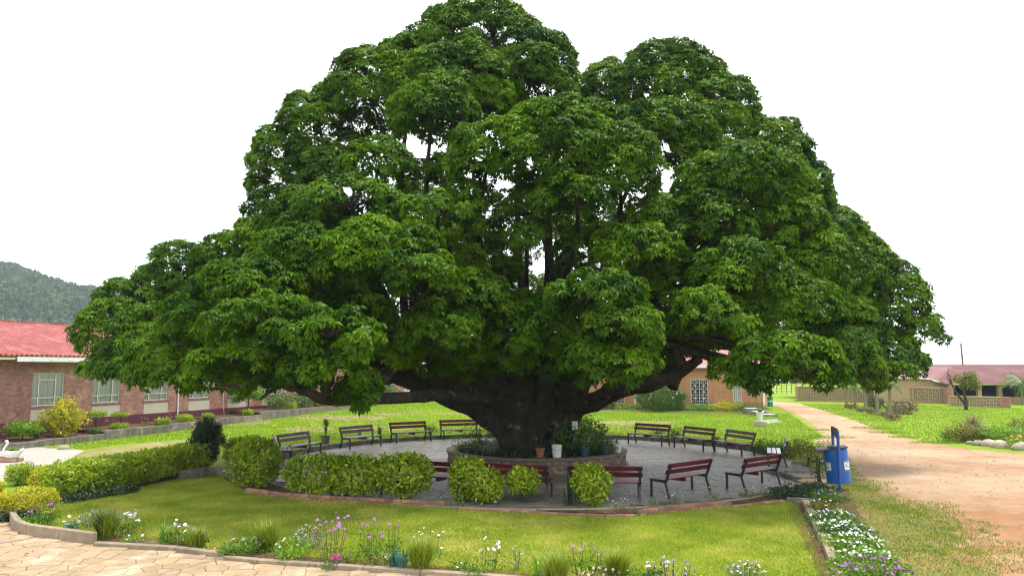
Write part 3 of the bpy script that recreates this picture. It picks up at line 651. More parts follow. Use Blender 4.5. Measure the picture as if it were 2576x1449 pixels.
def lattice_panel(name, parent, x0, x1, z0, z1, y, cell=.30, th=.045):
    """breeze-block screen: square ring blocks with a key pattern"""
    mb = MB(); nx = max(1, round((x1 - x0) / cell)); nz = max(1, round((z1 - z0) / cell)); cx, cz = (x1 - x0) / nx, (z1 - z0) / nz
    for i in range(nx + 1): mb.box((x0 + i * cx, y, (z0 + z1) / 2), (th, .10, z1 - z0))
    for k in range(nz + 1): mb.box(((x0 + x1) / 2, y, z0 + k * cz), (x1 - x0, .096, th))
    for i in range(nx):
        for k in range(nz):
            a = x0 + (i + .5) * cx; b = z0 + (k + .5) * cz
            mb.box((a + (.06 if (i + k) % 2 else -.06), y, b), (cx * .62, .09, th * .8)); mb.box((a, y, b + (.06 if (i + k) % 2 else -.06)), (th * .8, .088, cz * .6))
    return mb.build(name, 'lattice', parent, 'stuff')
def far_house():
    A, B = G(2004, 1009), G(2377, 1015.5); e = (B - A); L = e.length; e.normalize(); rz = math.atan2(e.y, e.x)
    f = thing('screen_wall', 'long patterned breeze-block screen wall beside the dirt track', 'wall', A, rz); hh = 1.55
    MB().box((L / 2, .0, .06), (L, .24, .30)).build('footing', 'tan_brick', f)
    n = 5
    for i in range(n): lattice_panel('screen_panel', f, L * i / n + .08, L * (i + 1) / n - .08, .2, hh - .08, 0)
    for i in range(n + 1): MB().box((L * i / n, 0, hh / 2), (.16, .26, hh)).build('pier', 'tan_brick', f)
    MB().box((L / 2, .16, hh / 2), (L, .06, hh - .1)).build('wall_back', 'tan_brick', f)
    MB().box((L / 2, 0, hh - .04), (L, .22, .07)).build('coping', 'lattice', f)
    MB().box((.08, 3, hh / 2), (.2, 6, hh)).build('side_wall', 'lattice', f)
    # house behind and to the right
    O = at(2290, 1013, 74.); O.z = 0; D = 74.
    t = thing('far_house', 'low tan-brick house with a wide maroon roof behind the screen wall', 'building', (0, 0, 0))
    def X(px, Y): return (px - CXV) / FV * Y
    # gable wing (left): front at 73.5 m
    Y1 = 74.2; xa, xb = X(2268, Y1), X(2380, Y1); zt = lambda py: CAM_H - (py - HORV) / FV * Y1
    gv = [(xa - 3, Y1, 0), (xb, Y1, 0), (xb, Y1, zt(970)), ((X(2330, Y1)), Y1, zt(955)), (X(2290, Y1), Y1, zt(952)), (xa - 3, Y1, zt(952))]
    MB().add(gv + [(x, Y1 + .25, z) for x, _, z in gv], [(0, 1, 2, 3, 4, 5), (11, 10, 9, 8, 7, 6), (2, 1, 7, 8), (3, 2, 8, 9), (4, 3, 9, 10)]).build('gable_wall', 'tan_brick', t)
    rk = [(xa - 3, Y1 - .35, zt(950)), (X(2290, Y1), Y1 - .35, zt(950)), (X(2330, Y1), Y1 - .35, zt(953)), (X(2388, Y1), Y1 - .35, zt(973))]
    v = MB()
    for a, b in zip(rk[:-1], rk[1:]): v.bar(a, b, .06, .13)
    v.build('fascia_board', 'white_paint', t)
    rid = CAM_H + (HORV - 917.5) / FV * 82
    MB().add([rk[0], rk[1], (X(2300, 82), 82, rid), (xa - 6, 82, rid)], [(0, 1, 2, 3)]).build('roof', 'maroon_roof', t)
    MB().add([rk[1], rk[2], rk[3], (X(2400, 82), 82, rid), (X(2300, 82), 82, rid)], [(0, 1, 2, 3, 4)]).build('roof', 'maroon_roof', t)
    # main roof (right) and veranda
    Y2 = 73.; ze = CAM_H - (964.5 - HORV) / FV * Y2; x2, x3 = X(2384, Y2), X(2760, Y2)
    r = corrugated('roof', x2 - .6, x3, Y2 - .3, ze, 82., rid, 'maroon_roof', t, .28, .04)
    MB().add([(xa - 6, 82.05, rid), (x3, 82.05, rid), (x3, 91, ze), (xa - 6, 91, ze)], [(0, 1, 2, 3)]).build('back_roof', 'maroon_roof', t)
    MB().box(((x2 + x3) / 2, Y2 - .28, ze - .06), (x3 - x2, .05, .12)).build('gutter', 'lattice', t)
    MB().box(((x2 + x3) / 2, Y2 + 2.2, ze / 2), (x3 - x2, .2, ze + .4)).build('veranda_wall', 'painted_shade', t)  # near-black colour gives the veranda openings their deep shade
    for px in (2382, 2452, 2503, 2576, 2640, 2700):
        MB().box((X(px, Y2), Y2, ze / 2), (.36, .36, ze)).build('pillar', 'tan_brick', t)
    MB().box(((x2 + x3) / 2, Y2 + .05, .33), (x3 - x2, .2, .66)).build('parapet', 'tan_brick', t)
    MB().box((X(2380, 72), 72.3, .78), (.5, .5, 1.56)).build('corner_pier', 'red_brick', t)
    # low screen wall in front
    A, B = G(2390, 1021), G(2541, 1026); e2 = B - A; L2 = e2.length; w = thing('screen_wall', 'low breeze-block screen wall ending in a brick pier before the veranda', 'wall', A, math.atan2(e2.y, e2.x))
    lattice_panel('screen_panel', w, 0, L2 - .7, .12, .85, 0, .26); MB().box((L2 / 2, 0, .04), (L2, .2, .2)).build('footing', 'tan_brick', w)
    MB().box((L2 / 2 - .3, .1, .48), (L2 - .6, .04, .74)).build('wall_back', 'tan_brick', w); MB().box((L2 / 2, 0, .89), (L2, .2, .08)).build('coping', 'lattice', w)
    MB().box((L2 - .3, 0, .45), (.7, .34, .93)).build('pier', 'red_brick', w)
far_house()

# ================================================================ THE BIG TREE
# boughs of the crown: outline centre in the photograph, half width, half height, distance (m), leaf density
LOBES = [
 (1200,150,190,150,28,1),(1340,190,115,125,27,1),(1050,190,115,108,27,1),(930,245,115,130,27,.95),(805,335,105,130,27,.65),(715,430,88,125,27,.45),(690,540,75,85,26,.7),
 (1680,240,150,135,28,1),(1800,305,115,125,27,1),(1530,255,90,105,29,1),(1930,400,105,118,27,1),(2005,480,85,112,27,1),(2085,600,85,88,27,1),(2160,690,85,98,27,1),
 (2240,765,88,112,27,1),(2295,840,78,75,27,1),(2220,900,75,90,26,1),(2140,850,90,110,26,1),
 (450,695,105,88,27,.95),(335,770,98,78,26,.95),(270,835,78,88,25,.95),(295,900,72,55,24,1),(580,655,90,82,26,1),(405,850,120,95,24,.9),(650,610,80,75,25,1),
 (1390,375,165,130,20,1),(1230,405,108,118,20.5,1),(1555,425,112,120,20,1),(1450,490,118,78,19,.9),(1180,475,65,80,21,.8),
 (1090,280,108,100,23.5,1),(950,425,100,85,22,.75),(885,520,135,85,20.5,.9),(765,565,105,95,22,.9),(820,430,70,70,25,.45),
 (1100,545,125,70,19.5,.85),(955,640,165,105,17.5,1),(1045,685,105,95,17,1),(765,645,135,88,19,1),(640,725,145,85,18,1),(520,805,125,78,18,1),(430,890,105,66,18.5,1),
 (680,815,160,85,15.8,1),(830,845,128,88,15.2,1),(640,905,150,62,16,1),(825,925,115,58,15.2,1),(460,930,85,48,18,1),(912,975,45,52,17,1),(545,945,90,36,17,1),
 (1870,460,165,108,21.5,1),(1785,565,115,95,20.5,1),(1960,560,115,108,21.5,1),(2035,665,105,108,21.5,1),(1865,685,135,95,19,1),(1990,785,128,108,19.5,1),(2060,865,85,88,20.5,1),
 (1965,900,148,76,17,1),(2055,930,82,44,17.2,1),(1875,930,90,50,17.5,1),(1800,795,110,88,18,.95),
 (1500,745,128,76,16.8,1),(1565,825,105,88,16.4,1),(1500,895,85,74,16.6,1),(1580,905,75,56,16.4,1),(1600,625,115,75,19,.9),(1365,600,85,62,20,.75),
 (1180,765,120,95,19,1),(1110,835,105,85,18.4,1),(1330,830,125,85,19.5,.9),(1240,890,110,52,20.5,.9),(1700,705,85,95,20.5,.95),(1010,890,85,55,19.4,1),(1690,890,60,40,24,.8),
 (1270,690,75,55,21.5,.5),(1330,540,170,75,25,.35),(1540,640,150,90,24.5,.7),(1110,660,200,110,23.5,.9),(1700,620,150,110,24.5,.9),(720,740,230,95,22.5,1),(1950,740,170,110,24.5,1),(1290,790,200,80,24.5,.8),(1180,880,150,55,23,.9),(1560,900,120,50,23,.9),(1820,850,150,60,23,1),(560,860,150,75,21.5,1),(860,790,140,80,20,1),(1150,230,170,120,26,1),(1420,330,140,100,24,.9),(1650,350,150,100,24.5,1),(1830,440,120,90,25,1),(820,600,120,80,24,.9),(1720,820,70,70,20,.8),(1420,880,60,60,20,.9),(1640,540,80,60,20.5,.9),
 (400,940,75,45,19,1),(500,955,60,32,17.6,1),(745,950,70,30,16.4,1),(1990,945,115,42,17,1),(1895,955,80,34,17.4,1),(2085,945,60,40,17.4,1),(2230,945,60,50,26,1),(1530,945,75,34,16.8,1),(250,925,48,35,24,1),(640,955,70,26,16.6,1),
 (885,985,42,42,17,1),(912,1008,26,22,17,1),(1150,925,105,36,24,1),(1300,900,120,55,24.6,1),(1420,925,95,45,24.6,1),(1040,400,75,70,25.5,.3),(1108,425,42,48,24,.9),(330,930,55,40,21.5,1),(2150,930,60,55,24,1),(2205,935,85,60,25,1),(2262,905,68,68,26,1),(2135,900,80,80,24,1),(420,955,80,34,19,1),(565,965,70,26,17.6,1),(310,930,60,40,23,1)]
BACK = [(-10,33,6,3.2,2.2),(-6,37,6,3.2,2.4),(-1,39,6.5,3.4,2.6),(4,39,6.5,3.4,2.6),(9,36,6.5,3.2,2.6),(12,31,6,3,2.4),(-11,29,5.5,3,2),(-8,31,8.4,2.8,2),(8,33,9,3,2.4),(11,29,7.5,3,2.4),(2,34,9.6,3.2,2.2),(-4,33,9.6,2.8,2.0)]
def leafy_crown():
    C = []; Rr = []; Dn = []
    for x, y, rx, ry, Y, d in LOBES:
        Y = 27 - (27 - Y) * .88 if Y < 27 else Y; p = at(x, y, Y); s = (p - cam.location).dot(Vector((0, _c, _s)))
        C.append(p); Rr.append((rx * s / FV, (rx + ry) * .5 * s / FV * .95, ry * s / FV)); Dn.append(d)
    for x, y, z, r, rz in BACK: C.append(Vector((x, y, z))); Rr.append((r, r, rz)); Dn.append(.45)
    C = np.array([tuple(c) for c in C]); Rr = np.array(Rr); Dn = np.array(Dn)
    bc = []; br = []; bn = []; bl = []
    for i in range(len(C)):
        area = 4 * math.pi * ((Rr[i][0] * Rr[i][1]) ** 1.6 / 3 + (Rr[i][0] * Rr[i][2]) ** 1.6 / 3 + (Rr[i][1] * Rr[i][2]) ** 1.6 / 3) ** (1 / 1.6)
        n = max(10, int(area / 0.66)); k = np.arange(n) + .5
        ph = np.arccos(1 - 2 * k / n); th = math.pi * (1 + 5 ** .5) * k + rng.random() * 6
        u = np.stack([np.cos(th) * np.sin(ph), np.sin(th) * np.sin(ph), np.cos(ph)], 1); u = nrm(u + rng.normal(size=u.shape) * .16)
        u = u[(u[:, 2] > -.62) & (rng.random(n) < .35 + .65 * Dn[i])]
        rb = rng.uniform(.36, .74, len(u)) * min(1., .45 + Rr[i].min() * .32)
        c = C[i] + u * (Rr[i] - rb[:, None] * .72) * rng.uniform(.88, 1.05, len(u))[:, None]
        q = np.ones(len(u), bool)                                   # drop what lies deep inside a neighbouring bough
        for j in range(len(C)):
            if j != i: q &= (((c - C[j]) / Rr[j]) ** 2).sum(1) > .45
        bc.append(c[q]); br.append(rb[q]); bn.append(nrm(u / Rr[i])[q]); bl.append(np.full(q.sum(), i))
    bc = np.concatenate(bc); br = np.concatenate(br); bn = np.concatenate(bn); bl = np.concatenate(bl)
    P = []; N = []; T = []
    for c, r, n_, l in zip(bc, br, bn, bl):
        den = 36. if C[l][1] < 29.5 else 12.
        m = max(8, int(4 * math.pi * r * r * den)); d = rdir(m)
        keep = (d @ nrm(n_ * .75 + np.array([0, 0, .7]))) > -.12
        d = d[keep]; P.append(c + d * r * np.array([1, 1, .82]) * rng.uniform(.82, 1.06, (len(d), 1))); N.append(nrm(d * .75 + n_ * .25)); T.append(np.full(len(d), (rng.random() - .5) * .75))
    P = np.concatenate(P); N = np.concatenate(N); T = np.concatenate(T)
    ok = np.ones(len(P), bool)                                       # drop sprays buried in another clump
    cell = {}
    for i, c in enumerate(bc): cell.setdefault(tuple((c // 1.5).astype(int)), []).append(i)
    key = (P // 1.5).astype(int); order = np.lexsort(key.T); ks = key[order]; cut = np.flatnonzero(np.any(np.diff(ks, axis=0) != 0, axis=1)) + 1
    for grp in np.split(order, cut):
        k0 = key[grp[0]]; near = [i for a in (-1, 0, 1) for b in (-1, 0, 1) for c_ in (-1, 0, 1) for i in cell.get((k0[0] + a, k0[1] + b, k0[2] + c_), ())]
        if near:
            dd = np.linalg.norm(P[grp][:, None] - bc[near][None], axis=2) / br[near][None]; ok[grp] &= dd.min(1) > .68
    P, N, T = P[ok], N[ok], T[ok]
    n = len(P); K = 7
    A = nrm(N * .55 + np.array([0, 0, .55]) + rng.normal(size=(n, 3)) * .22)
    t1 = nrm(np.cross(A, np.array([.3, .9, .2]))); t2 = np.cross(A, t1)
    ang = (np.arange(K) / K * 2 * math.pi)[None] + rng.random((n, 1)) * 6.3 + rng.normal(size=(n, K)) * .18
    rad = np.cos(ang)[..., None] * t1[:, None] + np.sin(ang)[..., None] * t2[:, None]
    D = nrm(rad + A[:, None] * rng.uniform(.0, .5, (n, K, 1)) + np.array([0, 0, -1]) * rng.uniform(.30, .75, (n, K, 1)))
    NN = nrm(A[:, None] + rng.normal(size=(n, K, 3)) * .22)
    size = rng.uniform(.8, 1.2, n)[:, None] * rng.uniform(.85, 1.15, (n, K)); Ln = .160 * size; Wd = .066 * size
    PP = P[:, None] + rad * .02
    V4 = leaves(PP.reshape(-1, 3), D.reshape(-1, 3), NN.reshape(-1, 3), Ln.ravel(), Wd.ravel(), .22)
    rn = np.clip(.45 + T[:, None] + rng.normal(size=(n, 1)) * .16 + rng.normal(size=(n, K)) * .12, 0, 1)
    return V4, rn.ravel(), C, Rr, bc, bl
def bez(a, b, c, d, n):
    return [a * (1 - t) ** 3 + b * 3 * t * (1 - t) ** 2 + c * 3 * t * t * (1 - t) + d * t ** 3 for t in (k / n for k in range(n + 1))]
def knobbly(mb, pts, r0, r1, n=10, k=.12):
    m = len(pts) - 1; rad = [(r0 + (r1 - r0) * (i / m) ** .8) * (1 + random.uniform(-k, k)) for i in range(m + 1)]
    pts = [p + Vector((random.uniform(-1, 1), random.uniform(-1, 1), random.uniform(-1, 1))) * rad[i] * .18 for i, p in enumerate(pts)]
    return mb.tube(pts, rad, n)
def big_tree():
    base = Vector((.98, 27.7, .40)); t = thing('shade_tree', 'huge spreading shade tree with dense dark green crown inside the stone ring', 'tree', (0, 0, 0))
    V4, rn, C, Rr, bc, bl = leafy_crown()
    cr = link('crown', np_mesh('crown', V4, 4, 'crown_leaf', rn), t, 'stuff')
    # the fused foot: many stems grown together, fanning outwards
    tr = MB(); feet = []
    for px, py, Y, r0, r1, bx in [(1035, 968, 26.0, .40, .26, -.34), (1085, 962, 25.2, .44, .34, -.34), (1140, 955, 26.5, .55, .46, -.32), (1175, 925, 25.4, .52, .46, -.26), (1225, 905, 26.4, .58, .50, -.22), (1275, 895, 25.5, .54, .48, -.14), (1325, 880, 27.0, .56, .48, -.02), (1375, 880, 25.9, .50, .44, .08), (1420, 870, 27.0, .46, .42, .18), (1465, 885, 26.2, .42, .38, .28), (1330, 880, 30, .5, .4, 0), (1240, 900, 29.0, .5, .4, -.2), (1430, 890, 29.5, .5, .4, .2), (1510, 915, 27.6, .40, .32, .36), (1200, 960, 25.8, .5, .46, -.28), (1250, 950, 26.8, .55, .5, -.2)]:
        e = at(px, py, Y); a = base + Vector((bx * 1.6, (Y - 27.7) * .25 + random.uniform(-.15, .15), -.1))
        up = Vector((bx * .7, 0, 1.0)); out = (e - a); pts = bez(a, a + up * 1.1 + Vector((out.x * .10, 0, 0)), e - Vector((out.x * .42, out.y * .35, .25)), e, 9)
        knobbly(tr, pts, r0 * 1.12, r1, 11, .09); feet.append(e)
    # buttress roots
    for k in range(11):
        a = k / 11 * 2 * math.pi; d = Vector((math.cos(a), math.sin(a), 0)); knobbly(tr, [base + d * .45 + Vector((0, 0, .75)), base + d * .72 + Vector((0, 0, .32)), base + d * 1.05 + Vector((0, 0, .02)), base + d * 1.35 - Vector((0, 0, .12))], .26, .13, 8)
    tr.build('trunk', 'bark', t, smooth=True)
    # limbs that show below the leaves
    for pts, r0, r1 in [([(1230, 985, 26.6), (1130, 985, 26), (1065, 965, 25.6), (1010, 945, 25), (960, 950, 24.4), (900, 915, 23.5)], .42, .16),
                        ([(1100, 975, 25.3), (1085, 900, 25), (1075, 830, 24.6), (1040, 760, 24)], .20, .14),
                        ([(1290, 1010, 26.4), (1130, 992, 22.5), (1000, 1000, 20), (890, 1005, 19), (810, 1003, 18.4), (758, 978, 18.1), (715, 965, 17.9), (690, 935, 17.8)], .20, .10),
                        ([(1345, 1112, 27.5), (1262, 1060, 26.8), (1180, 1018, 26.2), (1110, 990, 25.8), (1050, 966, 25.4), (985, 940, 25), (930, 900, 24.4)], .52, .2),
                        ([(1345, 1095, 27.3), (1275, 1020, 26.6), (1205, 975, 26), (1140, 940, 25.6), (1090, 890, 25)], .58, .36), ([(1350, 1080, 27.0), (1300, 1000, 26.4), (1240, 945, 25.9), (1200, 880, 25.6)], .58, .42),
                        ([(1395, 1108, 27.5), (1432, 1055, 27.1), (1492, 1008, 26.5), (1560, 980, 25.9), (1640, 955, 25.2), (1720, 900, 24.6)], .36, .15),
                        ([(810, 1003, 18.4), (830, 960, 18.2), (850, 900, 18)], .12, .08), ([(715, 965, 17.9), (680, 985, 17.6), (655, 1003, 17.4)], .07, .03), ([(715, 965, 17.9), (660, 962, 17.6), (600, 970, 17.3), (540, 965, 17)], .08, .04),
                        ([(1415, 1020, 26.8), (1500, 1005, 25), (1540, 975, 23.6), (1600, 965, 22.6), (1690, 950, 22), (1760, 900, 21.5)], .30, .14),
                        ([(1440, 1035, 27), (1500, 1020, 26), (1560, 990, 25.4), (1640, 975, 24.8), (1700, 940, 24.4)], .22, .12),
                        ([(1690, 975, 22.6), (1705, 930, 22.6), (1690, 860, 22.4), (1690, 760, 22)], .16, .12)]:
        P = [at(*p) for p in pts]; Q = []
        for i in range(len(P) - 1):
            p0, p1, p2, p3 = P[max(i - 1, 0)], P[i], P[i + 1], P[min(i + 2, len(P) - 1)]
            for s in range(4):
                u = s / 4; Q.append(.5 * ((2 * p1) + (p2 - p0) * u + (2 * p0 - 5 * p1 + 4 * p2 - p3) * u * u + (3 * p1 - p0 - 3 * p2 + p3) * u ** 3))
        Q.append(P[-1]); mb = MB(); knobbly(mb, Q, r0, r1, 10, .10); mb.build('limb', 'bark', t, smooth=True)
    # a limb to every bough, and twigs to its sprays
    tw = MB()
    for i in range(len(C)):
        e = Vector(C[i]); f = min(feet, key=lambda q: (q - e).length + abs(q.x - e.x)); f = f + Vector((0, 0, random.uniform(.0, .8)))
        ln = (f - e).length; mid = (f + e) / 2 + Vector((random.uniform(-.16, .16) * ln, random.uniform(-.12, .12) * ln, .06 * ln)); mb = MB(); r0 = .05 + .010 * (e - f).length
        knobbly(mb, bez(f, f + (mid - f) * .7 + Vector((0, 0, .5)), mid + (e - mid) * .3, e, 9), r0 + .03, .05, 7, .1)
        mb.build('limb', 'bark', t, smooth=True)
        for p in bc[bl == i][::2]:
            q = Vector(p); m_ = (e + q) / 2 + Vector((0, 0, .15)); tw.tube([e, m_, q], [.028, .02, .010], 4, False)
    tw.build('twigs', 'twig', t, 'stuff')
    print('crown leaves', len(V4) // 4)
    return t
TREE = big_tree()

# ================================================================ STONE RING, POTS AND PLANTING UNDER THE TREE
def rock_mesh(name, m, s, seed, sub=1, k=.22):
    bm = bmesh.new(); bmesh.ops.create_icosphere(bm, subdivisions=sub, radius=1); r = random.Random(seed)
    for v in bm.verts: v.co = Vector((v.co.x * s[0], v.co.y * s[1], v.co.z * s[2])) * (1 + r.uniform(-k, k))
    me = bpy.data.meshes.new(name); bm.to_mesh(me); bm.free(); me.materials.append(M[m]); return me
def stone_ring():
    t = thing('tree_planter', 'circular stone-faced planter ring round the foot of the big tree', 'planter', QC); n = 72; h = .52
    MB().lathe([(QR - .26, -.1), (QR - .06, -.1), (QR - .06, h - .06), (QR - .26, h - .06)], n).build('ring_wall', 'mortar', t)
    def ringslab(r0, r1, z0, z1, a0, a1):
        k = 5; A = np.linspace(a0, a1, k); vs_ = []
        for a in A: vs_ += [(r * math.cos(a), r * math.sin(a), z) for r, z in ((r0, z0), (r1, z0), (r1, z1), (r0, z1))]
        fs = [(4 * i + j, 4 * i + 4 + j, 4 * i + 4 + (j + 1) % 4, 4 * i + (j + 1) % 4) for i in range(k - 1) for j in range(4)] + [(3, 2, 1, 0), tuple(4 * (k - 1) + j for j in range(4))]
        return MB().add(vs_, fs)
    for i in range(20): ringslab(QR - .30, QR + .035, h - .06, h + .005, i / 20 * 2 * math.pi, (i + 1) / 20 * 2 * math.pi - .003).build('coping_slab', 'cap', t)
    ms = [rock_mesh('stone', 'stone', (.13, .05, .085), s) for s in range(8)]
    cir = 2 * math.pi * QR; row = 0; z = .075
    while z < h - .1:
        k = int(cir / .235)
        for i in range(k):
            a = (i + (row % 2) * .5 + random.uniform(-.2, .2)) / k * 2 * math.pi; o = link('stone', random.choice(ms), t)
            o.location = ((QR - .055) * math.cos(a), (QR - .055) * math.sin(a), z + random.uniform(-.025, .025)); o.rotation_euler = (random.uniform(-.2, .2), random.uniform(-.5, .5), a + math.pi / 2); s = random.uniform(.75, 1.2); o.scale = (s, 1, s)
        z += .15; row += 1
    MB().lathe([(.01, 0), (QR - .25, 0), (QR - .25, .43), (.01, .46)], 48).build('soil', 'soil', t)
    return t
stone_ring()

def blades(base, n_each, L, W, spread, droop, seed=None, upright=.8):
    """strap leaves rising and arching from every base point"""
    base = np.repeat(np.asarray(base, float), n_each, 0); n = len(base); th = rng.random(n) * 2 * math.pi; tilt = np.abs(rng.normal(size=n)) * spread + .08
    out = np.stack([np.cos(th), np.sin(th), np.zeros(n)], 1); ll = L * rng.uniform(.55, 1.15, n)
    d1 = nrm(out * np.sin(np.minimum(tilt, 1.4))[:, None] + np.array([0, 0, 1]) * np.cos(np.minimum(tilt, 1.4))[:, None])
    d2 = nrm(d1 + out * droop * 1.1 - np.array([0, 0, 1]) * droop)
    S = np.stack([-np.sin(th), np.cos(th), np.zeros(n)], 1) * (W * .5); p1 = base + d1 * (ll * .55)[:, None]; p2 = p1 + d2 * (ll * .45)[:, None]
    b0 = base + out * .01
    q1 = np.stack([b0 - S * .7, b0 + S * .7, p1 + S, p1 - S], 1); q2 = np.stack([p1 - S, p1 + S, p2 + S * .12, p2 - S * .12], 1)
    return np.concatenate([q1, q2], 1).reshape(-1, 3), np.repeat(rng.random(n), 2)
def disc_points(c, r, n, z):
    a = rng.random(n) * 2 * math.pi; q = np.sqrt(rng.random(n)) * r; x = c[0] + np.cos(a) * q; y = c[1] + np.sin(a) * q; return np.stack([x, y, np.full(n, z)], 1)
def shell(c, rad, power=2.6, size=.07, dens=420, layers=3, floor=None, lump=.10, up=.3, wfac=.5, k_in=.07, seed=0):
    """leaves over a clipped or natural bush: rounded-box surface, several leaf layers deep"""
    rx, ry, rz = rad; n0 = int((2 * math.pi * (rx * ry) + math.pi * (rx + ry) * 2 * rz) * dens * layers)
    d = rdir(n0); s = (np.abs(d[:, 0]) ** power + np.abs(d[:, 1]) ** power + np.abs(d[:, 2]) ** power) ** (-1 / power)
    ph = seed * 1.7; wob = 1 + lump * (np.sin(d[:, 0] * 5 + ph) * np.cos(d[:, 1] * 4 + 2 * ph) + .6 * np.sin(d[:, 2] * 7 + d[:, 0] * 6 + ph) + .5 * np.sin(d[:, 0] * 13 + d[:, 2] * 11 + ph))
    lay = rng.random(n0) ** 1.5; P = d * s[:, None] * np.array(rad) * (wob * (1 + rng.normal(size=n0) * .025))[:, None]
    N = nrm(np.sign(d) * np.abs(d) ** (power - 1) / np.array(rad)); P = P - N * (lay * k_in * 3)[:, None] + np.array(c)
    D = nrm(N * .35 + np.array([0, 0, up]) + rng.normal(size=(n0, 3)) * .75); NN = nrm(N * .8 + np.array([0, 0, .3]) + rng.normal(size=(n0, 3)) * .45)
    if floor is not None: q = P[:, 2] > floor; P, D, NN, lay = P[q], D[q], NN[q], lay[q]
    sz = size * rng.uniform(.65, 1.3, len(P)); return leaves(P, D, NN, sz, sz * wfac, .18), np.clip(rng.random(len(P)) * .9, 0, 1)
def bush(name, label, cat, c, rad, m, size=.07, dens=420, power=2.6, stem=.25, layers=3, lump=.1, group=None, seed=None, wfac=.5, stems=4, k_in=.07):
    """shrub standing at c: foliage above `stem` metres of bare stem"""
    t = thing(name, label, cat, c, 0, group); rx, ry, rz = rad
    V, r = shell((0, 0, stem + rz), rad, power, size, dens, layers, .02, lump, seed=random.random() * 9 if seed is None else seed, wfac=wfac, k_in=k_in)
    link('foliage', np_mesh('foliage', V, 4, m, r), t, 'stuff'); mb = MB()
    for k in range(stems):
        a = random.random() * 6.28; q = random.uniform(.1, .6); mb.tube([(.05 * math.cos(a) * k, .05 * math.sin(a) * k, -.02), (rx * q * .4 * math.cos(a), ry * q * .4 * math.sin(a), stem + rz * .4), (rx * q * math.cos(a), ry * q * math.sin(a), stem + rz * 1.5)], [.022, .016, .008], 5)
    mb.build('stem', 'twig', t); return t
def hedge(name, label, pts, w, h, m, size=.075, dens=420, stem=.12, lump=.05):
    """clipped hedge along a ground line"""
    pts = [Vector((p.x, p.y, 0)) for p in pts]; o0 = pts[0]; t = thing(name, label, 'hedge', o0); VV = []; RR = []; mb = MB()
    for a, b in zip(pts[:-1], pts[1:]):
        L = (b - a).length; ang = math.atan2(b.y - a.y, b.x - a.x); V, r = shell((0, 0, stem + h / 2), (L / 2 + w * .25, w / 2, h / 2), 4., size, dens, 3, .02, lump, seed=random.random() * 9)
        c_, s_ = math.cos(ang), math.sin(ang); mid = (a + b) / 2 - o0; V = np.stack([V[:, 0] * c_ - V[:, 1] * s_ + mid.x, V[:, 0] * s_ + V[:, 1] * c_ + mid.y, V[:, 2]], 1); VV.append(V); RR.append(r)
        for k in range(max(2, int(L / .35))):
            p = a + (b - a) * ((k + .5) / max(2, int(L / .35))) - o0; mb.tube([p, p + Vector((random.uniform(-.1, .1), random.uniform(-.1, .1), h * .7))], [.02, .008], 5)
    link('foliage', np_mesh('foliage', np.concatenate(VV), 4, m, np.concatenate(RR)), t, 'stuff'); mb.build('stem', 'twig', t); return t
# strappy bulbs filling the ring
pts = disc_points(QC, QR - .4, 800, .44); pts = pts[np.hypot(pts[:, 0] - .98, pts[:, 1] - 27.7) > 1.0]
V, r = blades(pts, 7, .42, .028, .5, .75); tag(link('bulb_leaves', np_mesh('bulb_leaves', V, 4, 'strap_leaf', r), None, 'stuff'), 'dark strappy bulb leaves filling the planter round the tree foot', 'ground cover')
def on_cap(px, py): return on_z(px, py, .526)
def pot(name, label, p, r0, r1, h, m, rim=.012, cat='pot'):
    t = thing(name, label, cat, p); MB().lathe([(r0 * .98, 0), (r0, .01), (r1, h * .84), (r1 + rim, h * .845), (r1 + rim + .004, h), (r1 - .008, h), (r1 - .015, h * .9), (.01, h * .88)], 24).build('body', m, t, smooth=False)
    MB().lathe([(.01, h * .86), (r1 - .016, h * .86), (r1 - .016, h * .885), (.01, h * .9)], 16).build('soil', 'soil', t); return t
def potted(t, z, n, L, W, m, spread=.6):
    V, r = blades(disc_points((0, 0), .06, n, z), 1, L, W, spread, .5); link('foliage', np_mesh('foliage', V, 4, m, r), t, 'stuff')
p = on_cap(1359, 1150); a = pot('flower_pot', 'terracotta pot with saucer holding a thin straggly plant', p, .10, .145, .30, 'terracotta', .02)
MB().lathe([(.12, -.004), (.16, .0), (.165, .03), (.15, .03), (.11, .008)], 20).build('saucer', 'terracotta', a); potted(a, .26, 8, .75, .03, 'strap_leaf', .55)
p = on_cap(1401, 1149.5); t = thing('bucket', 'white plastic bucket with wire handle beside the terracotta pot', 'bucket', p)
MB().lathe([(.135, 0), (.14, .01), (.158, .29), (.168, .295), (.168, .315), (.162, .32), (.166, .35), (.168, .39), (.158, .39), (.150, .30), (.01, .28)], 28).build('body', 'white_plastic', t)
MB().tube([(.165 * math.cos(a), -.165 * abs(math.sin(a)) - .005, .34 - .11 * math.sin(a)) for a in np.linspace(0, math.pi, 15)], .004, 5).build('handle', 'bench_metal', t)
a = pot('flower_pot', 'dark green plastic pot beside the leafy shrub, next to the white bucket', on_cap(1471, 1147), .11, .15, .31, 'green_plastic'); potted(a, .26, 9, .3, .05, 'mid_leaf')
a = pot('flower_pot', 'dark green plastic pot between the other green pot and the white pot', on_cap(1521, 1142), .105, .145, .30, 'green_plastic'); potted(a, .26, 9, .3, .05, 'mid_leaf')
a = pot('flower_pot', 'white plastic pot at the end of the row on the planter rim', on_cap(1553, 1138), .11, .155, .32, 'white_plastic'); potted(a, .28, 14, .28, .035, 'mid_leaf')
